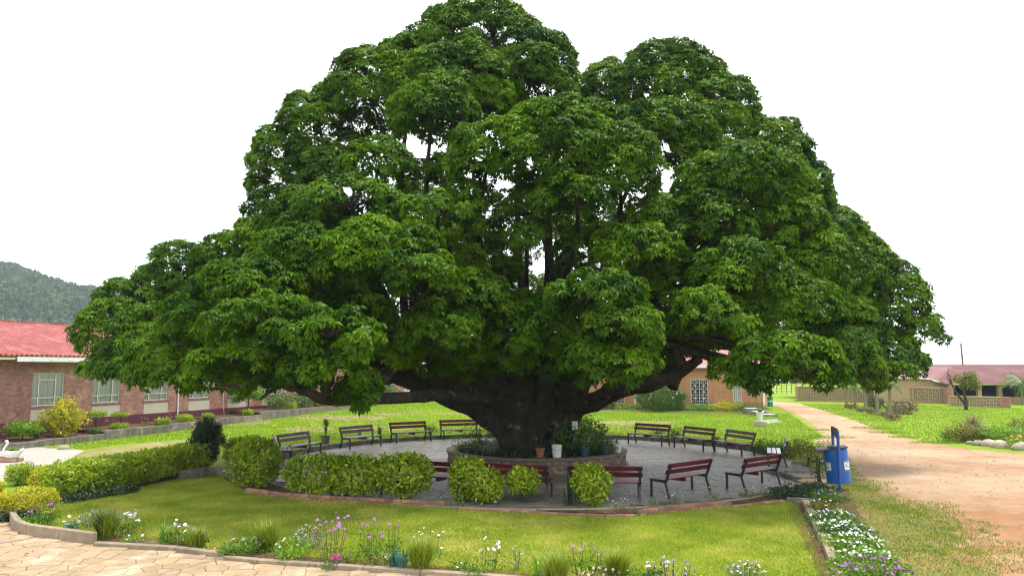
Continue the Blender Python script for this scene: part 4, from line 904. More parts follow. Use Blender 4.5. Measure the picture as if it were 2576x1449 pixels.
# notice on a blue stake
p = at(1446, 1068, 26.2); t = thing('notice_sign', 'small white printed notice on a blue stake beside the trunk', 'sign', (p.x, p.y, .45))
MB().box((0, 0, .45), (.04, .03, 1.0)).build('stake', 'pole_blue', t); b = MB().box((0, -.025, 1.0), (.19, .012, .28), rz=.15).build('board', 'white_paint', t)
mb = MB()
for k in range(9): mb.box((random.uniform(-.01, .01), -.034, 1.10 - k * .024), (.13 - (k % 3) * .02, .002, .007), rz=.15)
mb.build('print_lines', 'ink', b)
# shrubs inside the ring
bush('leafy_shrub', 'bushy dark green shrub behind the green pots in the planter', 'shrub', Vector((2.35, 26.7, .42)), (.95, .8, .55), 'mid_leaf', .10, 120, 2.2, .05, lump=.22, layers=2)
bush('leafy_shrub', 'thin taller shrub with sparse leaves behind the notice', 'shrub', Vector((2.2, 28.2, .42)), (.75, .7, .62), 'mid_leaf', .09, 60, 2.0, .25, lump=.3, layers=2)
bush('leafy_shrub', 'small loose shrub behind the white pot in the planter', 'shrub', Vector((3.1, 26.3, .42)), (.45, .5, .3), 'mid_leaf', .07, 110, 2.0, .02, lump=.3, layers=2)
bush('leafy_shrub', 'sprawling thin shrub on the bench side of the trunk in the planter', 'shrub', Vector((-1.1, 28.6, .42)), (.95, .6, .42), 'mid_leaf', .08, 42, 2.0, .1, lump=.35, layers=2)
bush('leafy_shrub', 'low pale green shrub at the rim of the planter below the big limb', 'shrub', Vector((-1.45, 27.1, .42)), (.55, .5, .22), 'mid_leaf', .07, 90, 2.0, .0, lump=.3, layers=2)
# epiphytes on trunk: ferny clumps
# ================================================================ BENCHES
def make_bench():
    t = thing('park_bench', 'x', 'bench', (0, 0, 0)); L = 1.92
    for s in (-1, 1):
        x = s * (L / 2 - .07)
        fr = MB(); fr.bar((x, -.27, .40), (x, .25, .415), .05, .05).bar((x, -.245, .41), (x, -.44, .87), .05, .06, up=(1, 0, 0)); fr.build('side_frame', 'bench_metal', t)
        MB().bar((x, .235, 0), (x, .235, .42), .05, .05, up=(1, 0, 0)).build('leg', 'bench_metal', t); MB().bar((x, -.36, 0), (x, -.225, .42), .05, .05, up=(1, 0, 0)).build('leg', 'bench_metal', t)
    for y in (.185, .025, -.135): MB().box((0, y + .01, .447), (L, .135, .032)).build('seat_plank', 'bench_wood', t, bevel=.005)
    up = Vector((0, -.195, .46)).normalized(); n = Vector((0, .46, .195)).normalized(); m = Matrix((Vector((1, 0, 0)), n, up)).transposed()
    for q in (.26, .435): MB().box(Vector((0, -.245, .41)) + up * q + n * .042, (L, .03, .125), mtx=m).build('back_plank', 'bench_wood', t, bevel=.005)
    MB().box((0, .02, .38), (.10, .44, .09)).build('centre_rail', 'bench_wood', t)
    return t
bench0 = make_bench(); first = [True]
def bench(px, py, label, rear=False, turn=0., z=.03, purple=False, fix=None):
    """feet seen at a pixel: front feet, or rear feet when the bench turns its back"""
    p = on_z(px, py, z); d = Vector((QC.x - p.x, QC.y - p.y)).normalized(); rz = math.atan2(d.y, d.x) - math.pi / 2 + turn
    off = Matrix.Rotation(rz, 3, 'Z') @ Vector((0, .36 if rear else -.235, 0)); loc = (p.x + off.x, p.y + off.y, z)
    if fix: loc, rz = (fix[0], fix[1], z), R(fix[2])
    if first[0]: first[0] = False; o = bench0; o.location = loc; o.rotation_euler = (0, 0, rz); o['label'] = label
    else: o = dup(bench0, loc, rz, label)
    o['group'] = 'benches round the patio'
    if purple:
        for ch in o.children:
            if 'plank' in ch.name or 'rail' in ch.name:
                ch.data = ch.data.copy(); ch.data.materials[0] = M['bench_purple']
    return o
bench(1041, 1112, 'maroon bench on the far patio edge, second from the trunk towards the dracaena')
bench(1162, 1105, 'maroon bench on the far patio edge, neighbour of the one hidden by the trunk')
bench(1285, 1100, 'maroon bench on the far patio edge mostly hidden behind the trunk')
bench(1622, 1119, 'maroon bench facing the tree, closest of three to the leafy planter shrubs', turn=-.12)
bench(1732, 1130, 'maroon bench facing the tree, middle one of three in front of the hall', turn=-.10)
bench(1831, 1142, 'maroon bench facing the tree, last of three before the end-on bench')
bench(1918, 1158, 'dark glossy bench standing end-on at the dirt road side of the patio', fix=(9.33, 27.35, 72), purple=True)
bench(720, 1148, 'purple glossy bench seen end-on at the tall hedge', fix=(-8.35, 28.2, -74), purple=True)
bench(770, 1149, 'purple bench beside the end-on bench and the potted dracaena', purple=True, turn=-.2)
bench(920, 1125, 'purple bench between the potted dracaena and the broad-leaved plant', purple=True)
bench(905, 1232, 'maroon bench almost hidden behind the long clipped hedge', rear=True)
bench(1093, 1245, 'maroon bench between the long hedge and the double shrub, back turned', rear=True)
bench(1290, 1254, 'maroon bench behind the small lollipop shrub, back turned', rear=True, turn=-.2)
bench(1522, 1261, 'maroon bench behind the bright round shrub, back turned', rear=True, turn=-.27)
bench(1737, 1244, 'maroon bench with white flowers at its feet, back turned', rear=True, turn=.2)
bench(1921, 1227, 'maroon bench next to the steps by the blue drum, back turned', rear=True, turn=-.12)

# ================================================================ HEDGES AND SHRUBS
def base(px, py): p = G(px, py); return Vector((p.x, p.y, .02))
hedge('clipped_hedge', 'long yellow-green clipped hedge running back beside the sandy path', [base(150, 1254), base(230, 1238), base(330, 1222), base(430, 1200), base(505, 1180)], 1.15, .78, 'hedge_leaf', .105, 210)
hedge('clipped_hedge', 'golden low clipped hedge at the corner of the forecourt', [base(22, 1304), base(118, 1296)], .8, .50, 'gold_leaf', .06, 520, .14)
hedge('clipped_hedge', 'golden clipped hedge beyond the bend of the tall curving kerb', [base(-130, 1298), base(-25, 1284)], .8, .62, 'gold_leaf', .06, 520, .14)
bush('clipped_shrub', 'square clipped green shrub between the two golden hedges', 'shrub', base(52, 1220), (.34, .34, .27), 'hedge_leaf', .06, 600, 4, .04)
bush('clipped_hedge', 'golden-tipped sprawling hedge end behind the low golden hedge', 'hedge', base(135, 1240), (.55, .5, .30), 'gold_leaf', .08, 380, 3, .1)
hedge('ground_cover_hedge', 'low dark leafy ground cover at the foot of the long hedge', [base(170, 1266), base(260, 1250), base(330, 1240)], .5, .2, 'dark_leaf', .07, 380, .0, .12)
hedge('ground_cover_hedge', 'dark leafy undergrowth below the golden hedge', [base(-30, 1316), base(75, 1308)], .4, .22, 'dark_leaf', .07, 380, .0, .12)
def cone_bush():
    c = base(517, 1182); t = thing('cone_bush', 'dark cone-shaped evergreen bush at the end of the long hedge', 'bush', c); VV = []; RR = []
    for k in range(40):
        z = random.uniform(.42, 1.5); q = random.uniform(.2, 1) * .50 * min(1, (1.85 - z) / .8); a = random.random() * 6.28; h = random.uniform(.3, .5)
        V, r = shell((q * math.cos(a), q * math.sin(a), z), (.16, .16, h * .6), 2, .06, 330, 2, .1, .1, up=.9); VV.append(V); RR.append(r)
    link('foliage', np_mesh('foliage', np.concatenate(VV), 4, 'dark_leaf', np.concatenate(RR)), t, 'stuff'); MB().tube([(0, 0, -.05), (.02, 0, 1.2)], [.06, .03], 7).build('stem', 'twig', t)
cone_bush()
bush('tall_shrub', 'tall bright green clipped shrub beside the end-on purple bench', 'shrub', base(642, 1228), (.62, .58, .62), 'hedge_leaf', .115, 170, 3.2, .10, lump=.09)
bush('tall_shrub', 'smaller bright shrub behind the tall clipped shrub', 'shrub', base(600, 1172), (.48, .5, .42), 'hedge_leaf', .08, 300, 2.6, .1)
hedge('clipped_hedge', 'long clipped bright green hedge hiding a bench above the brick edging', [base(745, 1247), base(850, 1250), base(935, 1252)], .85, 1.0 - .08, 'hedge_leaf', .12, 160, .12, .09)
bush('clipped_shrub', 'rounded bright green shrub at the end of the long hedge', 'shrub', base(1016, 1254), (.68, .5, .50), 'hedge_leaf', .12, 165, 3, .1)
bush('clipped_shrub', 'taller half of the double shrub above the brick edging', 'shrub', base(1175, 1262), (.44, .38, .50), 'hedge_leaf', .115, 180, 2.8, .06)
bush('clipped_shrub', 'lower half of the double shrub above the brick edging', 'shrub', base(1222, 1268), (.42, .36, .38), 'hedge_leaf', .115, 180, 2.6, .05)
bush('clipped_shrub', 'small lollipop shrub on a thin bare stem', 'shrub', base(1317, 1264), (.38, .34, .31), 'hedge_leaf', .105, 220, 2.4, .22, stems=2)
bush('clipped_shrub', 'bright round yellow-green shrub beside the snake plant', 'shrub', base(1488, 1272), (.46, .42, .44), 'hedge_leaf', .105, 220, 2.5, .08)
t = thing('snake_plant', 'upright banded snake plant between the lollipop and the bright round shrub', 'plant', base(1428, 1273))
V, r = blades(disc_points((.05, 0), .13, 9, 0), 1, .72, .07, .1, .05); link('foliage', np_mesh('foliage', V, 4, 'strap_leaf', r), t, 'stuff'); MB().box((0, 0, .05), (.05, .05, .1)).build('stem', 'stem', t)
# plants behind the far benches
def rosette_plant(name, label, c, n, L, W, m, stem=.0, spread=.8, pot_=False):
    t = thing(name, label, 'plant', c)
    z = stem
    if stem: MB().tube([(0, 0, 0), (.02, .01, stem)], [.03, .025], 7).build('stem', 'twig', t)
    V, r = blades(disc_points((0, 0), .04, n, z), 1, L, W, spread, .6); link('foliage', np_mesh('foliage', V, 4, m, r), t, 'stuff')
    if pot_: MB().lathe([(.16, -.02), (.2, .36), (.22, .37), (.22, .40), (.01, .38)], 18).build('pot', 'mortar', t)
    return t
t = rosette_plant('potted_dracaena', 'spiky dracaena in a grey pot between the purple benches', G(818, 1118), 60, .48, .045, 'olive_leaf', .85, .9, True)
V, r = blades(np.stack([np.zeros(40), np.zeros(40), np.linspace(.5, .85, 40)], 1), 1, .34, .045, 1.0, .6); link('foliage', np_mesh('foliage', V, 4, 'olive_leaf', r), t, 'stuff')
rosette_plant('broad_leaf_plant', 'broad-leaved green plant beside the purple bench', G(955, 1106), 14, .62, .13, 'mid_leaf', .2, .8)
rosette_plant('broad_leaf_plant', 'small broad-leaved plant behind a purple bench', G(905, 1103), 12, .5, .10, 'mid_leaf', .15, .8)
for px, py, s, lab in [(1080, 1094, .30, 'small shrub behind the second bench from the trunk'), (1700, 1112, .38, 'loose shrub in the gap between two of the three benches'), (1800, 1118, .25, 'small shrub behind the last of the three benches'), (1655, 1105, .3, 'thin shrub behind the bench closest to the planter shrubs')]:
    bush('small_shrub', lab, 'shrub', G(px, py), (s, s, s * .8), 'mid_leaf', .08, 110, 2, .05, layers=2, lump=.3)
bush('small_shrub', 'dark green clump beside the end-on dark bench', 'shrub', G(1985, 1150), (.7, .5, .3), 'mid_leaf', .1, 120, 2.2, .0, layers=2, lump=.3)
bush('small_shrub', 'dark green clump behind the end-on dark bench', 'shrub', G(1925, 1140), (.6, .45, .25), 'mid_leaf', .1, 120, 2.2, .0, layers=2, lump=.3)

# ================================================================ FLOWER BORDERS
def heads(P, r, petals=6, tilt=.5):
    """flower heads: a ring of petals, facing roughly up"""
    P = np.asarray(P, float); n = len(P); A = nrm(np.array([0, -.35, 1.]) + rng.normal(size=(n, 3)) * tilt); t1 = nrm(np.cross(A, np.array([.3, .9, .2]))); t2 = np.cross(A, t1)
    ang = (np.arange(petals) / petals * 2 * math.pi)[None] + rng.random((n, 1)) * 6
    D = np.cos(ang)[..., None] * t1[:, None] + np.sin(ang)[..., None] * t2[:, None]; rr = np.repeat(r * rng.uniform(.7, 1.2, n), petals)
    V = leaves(np.repeat(P, petals, 0), D.reshape(-1, 3), np.repeat(A, petals, 0), rr, rr * .95, .12); return V, np.repeat(rng.random(n), petals)
def flower_plant(name, label, c, rad, h, leaf, petal, n, fr=.028, leafsize=.06, dens=200, tall=.0, group=None, strap=False, cat='flowers'):
    """leafy mound with stalked flower heads above it"""
    t = thing(name, label, cat, c, random.random() * 6, group); rx, ry = rad
    V, r = shell((0, 0, h * .5), (rx, ry, h * .5), 2, leafsize, dens, 2, .0, .28, up=.7, wfac=.42, k_in=.05, seed=random.random() * 9)
    link('foliage', np_mesh('foliage', V, 4, leaf, r), t, 'stuff')
    a = rng.random(n) * 6.28; q = np.sqrt(rng.random(n)); h *= 1.18; tall *= 1.2; fr *= 1.2; P = np.stack([np.cos(a) * q * rx, np.sin(a) * q * ry, h * (1 - .45 * q * q) + rng.uniform(.0, .06, n) + tall * rng.random(n)], 1)
    V, r = heads(P, fr); link('flower_heads', np_mesh('flower_heads', V, 4, petal, r), t, 'stuff'); mb = MB()
    for p in P: mb.tube([(p[0] * .6, p[1] * .6, 0), (p[0] * .9, p[1] * .9, p[2] * .6), p - np.array([0, 0, .004])], .0035, 3, False)
    mb.build('stem', 'stem', t, 'stuff'); return t
def tuft(label, c, L, n, m='tuft_leaf', spread=.38, W=.008, name='grass_tuft'):
    t = thing(name, label, 'grass', c, random.random() * 6); V, r = blades(disc_points((0, 0), .13, int(n * 1.3), 0), 1, L * 1.3, W * (1.5 if W < .02 else 1), spread * .9, .3); link('foliage', np_mesh('foliage', V, 4, m, r), t, 'stuff')
    MB().lathe([(.13, -.02), (.11, .04), (.01, .07)], 10).build('crown_base', 'stem', t); return t
F = lambda px, py: Vector((*on_z(px, py, .03).xy, .03))
flower_plant('daisy_plant', 'purple-flowered plant below the low golden hedge', F(100, 1322), (.34, .3), .26, 'mid_leaf', 'petal_purple', 11, .032, tall=.15)
flower_plant('orange_flowers', 'small orange-flowered plant at the bend of the tall kerb', F(57, 1326), (.15, .15), .22, 'bright_leaf', 'petal_orange', 4, .03, tall=-.1)
flower_plant('daisy_plant', 'small white daisy beside the silvery mound at the corner', F(178, 1338), (.15, .14), .22, 'blue_leaf', 'petal_white', 6, .035, tall=.05)
flower_plant('silver_mound', 'silvery grey-green cushion plant between daisies at the forecourt corner', F(235, 1322), (.36, .3), .24, 'grey_leaf', 'petal_white', 50, .012, .035, 420)
tuft('dark green spiky tuft between the silvery cushion and white daisies', F(262, 1350), .46, 330, 'strap_leaf'); tuft('green spiky tuft inside the first white daisies', F(268, 1352), .44, 280)
flower_plant('daisy_plant', 'white daisies on tall stems beside the dark spiky tuft', F(317, 1345), (.33, .28), .24, 'mid_leaf', 'petal_white', 20, .04, dens=90, tall=.2)
flower_plant('daisy_plant', 'sparse low yellow-green plant between two groups of white daisies', F(335, 1366), (.2, .15), .13, 'bright_leaf', 'petal_white', 3, .03, dens=140)
flower_plant('daisy_plant', 'white daisies beside the young iris leaves', F(450, 1368), (.34, .28), .26, 'mid_leaf', 'petal_white', 13, .035, dens=180, tall=.12)
tuft('young upright iris leaves beside the second group of daisies', F(414, 1370), .44, 14, 'bright_leaf', .12, .03, 'iris_plant')
tuft('yellowish spiky tuft after the second group of white daisies', F(492, 1376), .32, 260)
flower_plant('purple_flower', 'single thin purple flower after the yellowish tuft', F(518, 1378), (.08, .08), .26, 'mid_leaf', 'petal_purple', 3, .035, dens=120, tall=.12)
flower_plant('yellow_ground_plant', 'low yellow-leaved plant at the kerb before the broad green mound', F(532, 1388), (.16, .1), .07, 'gold_leaf', 'petal_orange', 2, .02)
flower_plant('green_mound', 'broad dark green mound with one lilac flower at the kerb', F(612, 1394), (.42, .3), .24, 'mid_leaf', 'petal_lilac', 4, .035, .08, 200)
tuft('olive spiky tuft between the two broad green mounds', F(672, 1384), .46, 340)
flower_plant('green_mound', 'broad bright green mound dotted with white flowers beside the olive tuft', F(735, 1404), (.48, .32), .30, 'bright_leaf', 'petal_white', 8, .022, .07, 200)
flower_plant('silver_mound', 'pale silvery cushion behind the bright green mound', F(775, 1378), (.34, .3), .32, 'grey_leaf', 'petal_white', 60, .012, .035, 400)
flower_plant('purple_daisies', 'tallest purple flower spikes beside the silvery cushion', F(832, 1412), (.30, .22), .42, 'olive_leaf', 'petal_purple', 20, .032, dens=60, tall=.38)
flower_plant('magenta_flowers', 'low dark magenta flowers below the tallest purple spikes', F(850, 1424), (.42, .14), .14, 'mid_leaf', 'petal_magenta', 14, .035, dens=130)
flower_plant('purple_daisies', 'purple flower spikes between magenta flowers and the blue-green succulent', F(930, 1418), (.38, .22), .40, 'mid_leaf', 'petal_purple', 15, .032, dens=90, tall=.26)
flower_plant('purple_daisies', 'small dusky purple spikes behind the blue-green succulent', F(985, 1410), (.22, .2), .42, 'mid_leaf', 'petal_purple', 7, .025, dens=110, tall=.2)
flower_plant('pink_flowers', 'low pale pink flowers before the blue-green succulent', F(955, 1428), (.36, .14), .18, 'olive_leaf', 'petal_pink', 7, .026, dens=140)
t = tuft('blue-green upright succulent between purple spikes and a big tuft', F(1002, 1434), .30, 22, 'blue_leaf', .14, .04, 'succulent')
tuft('big yellow-green spiky tuft beside the blue-green succulent', F(1058, 1434), .46, 420)
flower_plant('daisy_plant', 'small white flowers on thin stems behind the big tuft', F(1080, 1408), (.38, .25), .3, 'bright_leaf', 'petal_white', 16, .022, dens=40, tall=.25)
flower_plant('green_mound', 'low grey-green plants after the big spiky tuft', F(1180, 1446), (.5, .15), .13, 'mid_leaf', 'petal_white', 3, .02, .05, 240)
flower_plant('daisy_plant', 'white flowers on the lawn edge after the big tuft', F(1225, 1440), (.34, .22), .3, 'mid_leaf', 'petal_white', 9, .035, dens=70, tall=.18)
flower_plant('pale_lilac_flowers', 'faint pale lilac flower spike alone at the lawn edge', F(1300, 1434), (.18, .15), .2, 'grey_leaf', 'petal_lilac', 8, .022, dens=50, tall=.16)
tuft('few upright iris leaves before the row of three tufts', F(1360, 1446), .42, 10, 'bright_leaf', .25, .03, 'iris_plant')
tuft('yellow-green tuft beside the few upright iris leaves', F(1400, 1468), .42, 380); tuft('yellow-green tuft behind the clusters of pale pink buds', F(1552, 1465), .46, 420)
flower_plant('purple_daisies', 'dusky purple flowers between the last two spiky tufts', F(1480, 1462), (.36, .2), .42, 'mid_leaf', 'petal_purple', 10, .026, dens=130, tall=.15)
flower_plant('pink_flowers', 'clusters of pale pink buds between the last tufts', F(1510, 1476), (.5, .16), .22, 'olive_leaf', 'petal_pink', 26, .024, dens=110)
flower_plant('green_mound', 'dark green mound after the last spiky tuft', F(1620, 1476), (.4, .2), .26, 'mid_leaf', 'petal_white', 5, .03, dens=220)
flower_plant('pale_lilac_flowers', 'pale lilac flower clusters after the dark green mound', F(1690, 1470), (.42, .2), .25, 'grey_leaf', 'petal_lilac', 34, .026, dens=40, tall=.1)
flower_plant('magenta_flowers', 'few small magenta flowers beside the lilac clusters', F(1740, 1474), (.25, .1), .18, 'mid_leaf', 'petal_magenta', 6, .024, dens=60)
flower_plant('pale_lilac_flowers', 'greyish lilac cloud of flowers alone on the lawn edge', F(1875, 1466), (.36, .2), .22, 'grey_leaf', 'petal_lilac', 60, .02, dens=60, tall=.05)
# white and purple daisy bed beside the concrete beam
def bed_mound(px, py, r, h, petal, n, label, leaf='mid_leaf', fr=.033, dens=230): flower_plant('daisy_mound', label, F(px, py), (r, r), h, leaf, petal, int(n * 1.25), fr * .72, .07, dens)
bed_mound(2000, 1250, .55, .26, 'petal_white', 8, 'dark feathery mound at the corner of the patio bed', 'strap_leaf', .012, 360); bed_mound(2052, 1246, .52, .28, 'petal_white', 8, 'dark feathery mound beside the foot of the blue drum', 'strap_leaf', .012, 360)
bed_mound(2084, 1262, .40, .24, 'petal_lilac', 30, 'lilac daisies below the posts of the blue drum', 'mid_leaf'); bed_mound(2070, 1288, .36, .22, 'petal_white', 10, 'brownish green mound at the head of the daisy bed', 'olive_leaf')
bed_mound(2098, 1320, .50, .24, 'petal_white', 46, 'white daisies next to the brownish mound', fr=.036); bed_mound(2128, 1352, .52, .24, 'petal_white', 56, 'thick white daisies in the middle of the bed', fr=.036); bed_mound(2105, 1345, .4, .24, 'petal_white', 26, 'white daisies against the middle of the concrete beam')
bed_mound(2150, 1385, .52, .24, 'petal_white', 54, 'white daisies beside the joint of the two concrete beams', 'bright_leaf', .036); bed_mound(2175, 1420, .45, .24, 'petal_white', 32, 'white daisies bordering the purple ones', 'bright_leaf')
bed_mound(2150, 1440, .40, .22, 'petal_lilac', 20, 'pale lilac daisies against the second concrete beam', 'bright_leaf'); bed_mound(2215, 1450, .46, .24, 'petal_purple', 40, 'purple daisies on the road side of the bed', 'bright_leaf', .04); bed_mound(2165, 1468, .42, .24, 'petal_purple', 34, 'purple daisies at the end of the concrete beam', 'bright_leaf', .04); bed_mound(2240, 1478, .4, .24, 'petal_purple', 26, 'purple daisies at the outer end of the bed', 'bright_leaf', .04)
for px, py, lab in [(1700, 1268, 'small white flowers behind the two-course edging next to a pointed leaf'), (1655, 1276, 'small white flowers below the back of the bench beside the bright shrub'), (1790, 1258, 'sparse white flowers between two turned benches'), (1880, 1252, 'sparse white flowers below the last turned bench'), (1560, 1285, 'tiny pale flowers next to the bright round shrub'), (1930, 1250, 'leafy weeds before the dark feathery mound')]:
    flower_plant('border_flowers', lab, F(px, py), (.3, .2), .16, 'mid_leaf', 'petal_white', 9, .018, .05, 70, .12)
# a few leafy weeds along the brick edging
for px, py, lab in [(1100, 1266, 'low weeds between the long hedge and the double shrub'), (1140, 1272, 'bright low weed beside the double shrub')]: flower_plant('weed_clump', lab, F(px, py), (.35, .12), .1, 'mid_leaf', 'petal_white', 3, .012, .05, 150, cat='plant')

# ================================================================ BLUE DRUM AND OTHER FURNITURE
def drum(parent, m, r=.29, h=.88):
    prof = [(r * .97, 0), (r, .012), (r, h * .32), (r + .012, h * .333), (r, h * .346), (r, h * .655), (r + .012, h * .667), (r, h * .68), (r, h - .014), (r + .008, h - .008), (r + .008, h), (r - .012, h), (r - .014, h - .05), (.01, h - .05)]
    return MB().lathe(prof, 32).build('drum', m, parent)
def swing_bin():
    A = G(2114, 1239); Bp = Vector((A.x + .0, A.y + .98, 0)); t = thing('litter_drum', 'blue steel drum bin hung between two blue posts beside the road', 'bin', A, R(-15))
    MB().tube([(0, 0, -.1), (0, 0, 1.67)], .042, 10).build('post', 'pole_blue', t); MB().tube([(.0, .98, -.1), (.0, .98, 1.73)], .042, 10).build('post', 'pole_blue', t)
    d = drum(t, 'drum_blue', .325, .92); d.location = (.05, .49, .22); d.rotation_euler = (0, R(-5), 0)
    l = MB().box((-.09, 0, .95), (.80, .62, .03), mtx=Matrix.Rotation(R(-3), 3, 'Y')).box((.05, 0, .985), (.45, .55, .02), mtx=Matrix.Rotation(R(8), 3, 'Y')).build('lid', 'lid', d)
    for a0, a1 in ((R(-152), R(-126)), (R(-62), R(-24))):
        vs_ = []; k = 6
        for a in np.linspace(a0, a1, k): vs_ += [(.331 * math.cos(a), .331 * math.sin(a), .36), (.331 * math.cos(a), .331 * math.sin(a), .58)]
        lb_ = MB().add(vs_, [(2 * i, 2 * i + 2, 2 * i + 3, 2 * i + 1) for i in range(k - 1)]).build('paper_label', 'white_paint', d); mb = MB()
        for q in range(5):
            a, b = a0 + (a1 - a0) * .12, a0 + (a1 - a0) * (.85 - .1 * (q % 3)); z = .55 - q * .035; mb.add([(.334 * math.cos(u), .334 * math.sin(u), zz) for u in (a, (a + b) / 2, b) for zz in (z, z + .012)], [(0, 2, 3, 1), (2, 4, 5, 3)])
        mb.build('print_lines', 'ink', lb_)
    MB().box((0, .49, 1.60), (.02, .90, .26)).build('sign_plate', 'bench_metal', t); MB().box((0.012, .49, 1.60), (.006, .84, .22)).build('sign_face', 'green_plastic', t)
    MB().tube([(0, 0, .72), (0, .98, .72)], .015, 6).build('axle', 'bench_metal', t)
    MB().box((-.06, .6, .1), (.05, .05, .26)).build('pier_block', 'white_paint', t)
swing_bin()
t = thing('green_drum', 'green steel drum with white band beside the salmon-brick hall', 'bin', G(1936, 1022)); drum(t, 'drum_green', .3, .84); MB().lathe([(.303, .42), (.306, .43), (.306, .50), (.303, .51)], 28).build('white_band', 'white_paint', t)
# tiled steps at the hall corner
t = thing('tiled_steps', 'low steps with white tiles at the corner of the salmon-brick hall', 'steps', G(1930, 1048))
for i, (x, y, z) in enumerate([(-.1, 3.2, .42), (.0, 1.8, .28), (.25, .6, .14)]):
    MB().box((x, y, z / 2), (1.0, 1.3, z)).build('step', 'old_concrete', t); MB().box((x - .05, y - .05, z + .008), (.7, 1.0, .016)).build('tile', 'tile_white', t)
sheet('stone_apron', rough_poly([tuple(G(*p))[:2] for p in [(1915, 1058), (1950, 1054), (1968, 1062), (1930, 1066)]], .4, .05, 31), .02, 'tar')
c = G(1912, 1072); t = thing('white_planter_pot', 'white pot on a small stone block near the tiled steps', 'pot', c); MB().box((0, 0, .15), (.62, .5, .3)).build('block', 'rock', t, bevel=.03)
pb = MB().lathe([(.13, .3), (.2, .78), (.23, .79), (.23, .84), (.01, .82)], 18).build('pot', 'white_paint', t); V, r = blades(disc_points((0, 0), .1, 60, .8), 1, .3, .04, .8, .6); link('foliage', np_mesh('foliage', V, 4, 'mid_leaf', r), t, 'stuff')
# concrete slabs and kerb of the path by the drum
t = thing('concrete_steps', 'two shallow concrete steps between the last bench and the blue drum', 'steps', G(2010, 1212))
MB().box((.55, .55, .06), (1.15, .75, .16)).build('step', 'concrete', t, bevel=.012); MB().box((.55, -.15, .03), (1.35, .7, .1)).build('step', 'concrete', t, bevel=.012)
MB().bar((-.28, 2.4, .07), (-.02, -.1, .07), .12, .18).build('side_kerb', 'old_concrete', t); MB().box((.5, 1.05, .1), (1.05, .14, .22)).build('riser', 'old_concrete', t, bevel=.01)
bush('loose_shrub', 'loose yellowish shrub beside the concrete steps', 'shrub', G(2030, 1172), (.75, .6, .42), 'olive_leaf', .07, 130, 2, .05, layers=2, lump=.25); bush('rose_bush', 'thin leggy bush over the concrete steps', 'shrub', G(2060, 1218), (.28, .28, .42), 'dark_leaf', .06, 110, 2, .1, layers=2, lump=.3)
bush('loose_shrub', 'pale loose shrub next to the far side of the drum', 'shrub', G(2075, 1165), (.5, .5, .34), 'olive_leaf', .07, 100, 2, .05, layers=2, lump=.3)
# swan planter
def swan():
    c = G(28, 1162); t = thing('swan_planter', 'white swan-shaped planter with a fern on a red brick kerb', 'planter', c + Vector((0, 0, .14)))
    MB().lathe([(.14, 0), (.24, .05), (.30, .16), (.31, .26), (.28, .27), (.26, .2), (.01, .18)], 20).build('body', 'white_paint', t).scale = (1.1, .7, 1)
    MB().tube([(-.26, 0, .2), (-.30, 0, .32), (-.22, 0, .44), (-.17, 0, .54), (-.20, 0, .61), (-.27, 0, .61)], [.06, .05, .042, .04, .045, .03], 10).build('neck', 'white_paint', t, smooth=True)
    MB().tube([(-.27, 0, .605), (-.36, 0, .575)], [.026, .008], 8).build('beak', 'ink', t); MB().tube([(.28, 0, .2), (.38, 0, .30), (.40, 0, .38)], [.07, .05, .015], 8).build('tail', 'white_paint', t, smooth=True)
    V, r = blades(disc_points((.05, 0), .15, 90, .2), 1, .26, .03, .7, .6); link('fern', np_mesh('fern', V, 4, 'bright_leaf', r), t, 'stuff')
    k = thing('brick_island_kerb', 'rounded red brick kerb under the swan planter', 'kerb', c); MB().box((-1.0, .1, .07), (2.5, .5, .15)).build('kerb_face', 'edge_brick', k, bevel=.03); MB().box((-1.1, .25, .145), (2.0, .4, .02)).build('soil', 'soil', k)
swan()
def rocks(px, py, s, label):
    p = G(px, py); o = link('boulder', rock_mesh('boulder', 'rock', (s, s * .8, s * .6), px, 2, .10)); o.location = (p.x, p.y, s * .2); tag(o, label, 'rock'); o.data.polygons.foreach_set('use_smooth', [True] * len(o.data.polygons))
rocks(160, 1130, .24, 'pale boulder at the corner of lawn and grey driveway')
for px, py, s, lab in [(2463, 1120, .30, 'first border boulder below the reddish shrubs'), (2490, 1122, .38, 'second border boulder, rounder, below the reddish shrubs'), (2517, 1126, .42, 'broad pale border boulder below the shrubs'), (2541, 1126, .30, 'brownish border boulder beside the broad pale one'), (2572, 1132, .42, 'last border boulder at the edge of the shrub bed'), (2440, 1117, .2, 'smallest border boulder at the tip of the shrub bed')]: rocks(px, py, s, lab)
for px, py, rx, rz, m, lab in [(2425, 1112, .75, .42, 'olive_leaf', 'reddish green shrub at the tip of the boulder bed'), (2390, 1108, .5, .28, 'bright_leaf', 'low bright shrub spilling onto the lawn beside the boulder bed'), (2462, 1112, .8, .34, 'olive_leaf', 'olive shrub behind the round boulders'), (2510, 1114, .9, .36, 'bright_leaf', 'bright green shrub behind the broad boulder'), (2556, 1120, .9, .40, 'bright_leaf', 'bright green shrub behind the last boulder'), (2570, 1095, .6, .4, 'olive_leaf', 'dull shrub at the back of the boulder bed')]:
    bush('border_shrub', lab, 'shrub', G(px, py), (rx, rx * .8, rz), m, .10, 110, 2, .02, layers=2, lump=.28)
tuft('dry brown grass clump among the boulder bed shrubs', G(2450, 1100), 1.0, 260, 'dry_leaf', .5, .02); flower_plant('orange_flowers', 'orange flowers at the end of the boulder bed', G(2560, 1128), (.6, .4), .45, 'bright_leaf', 'petal_orange', 16, .06, .1, 60)

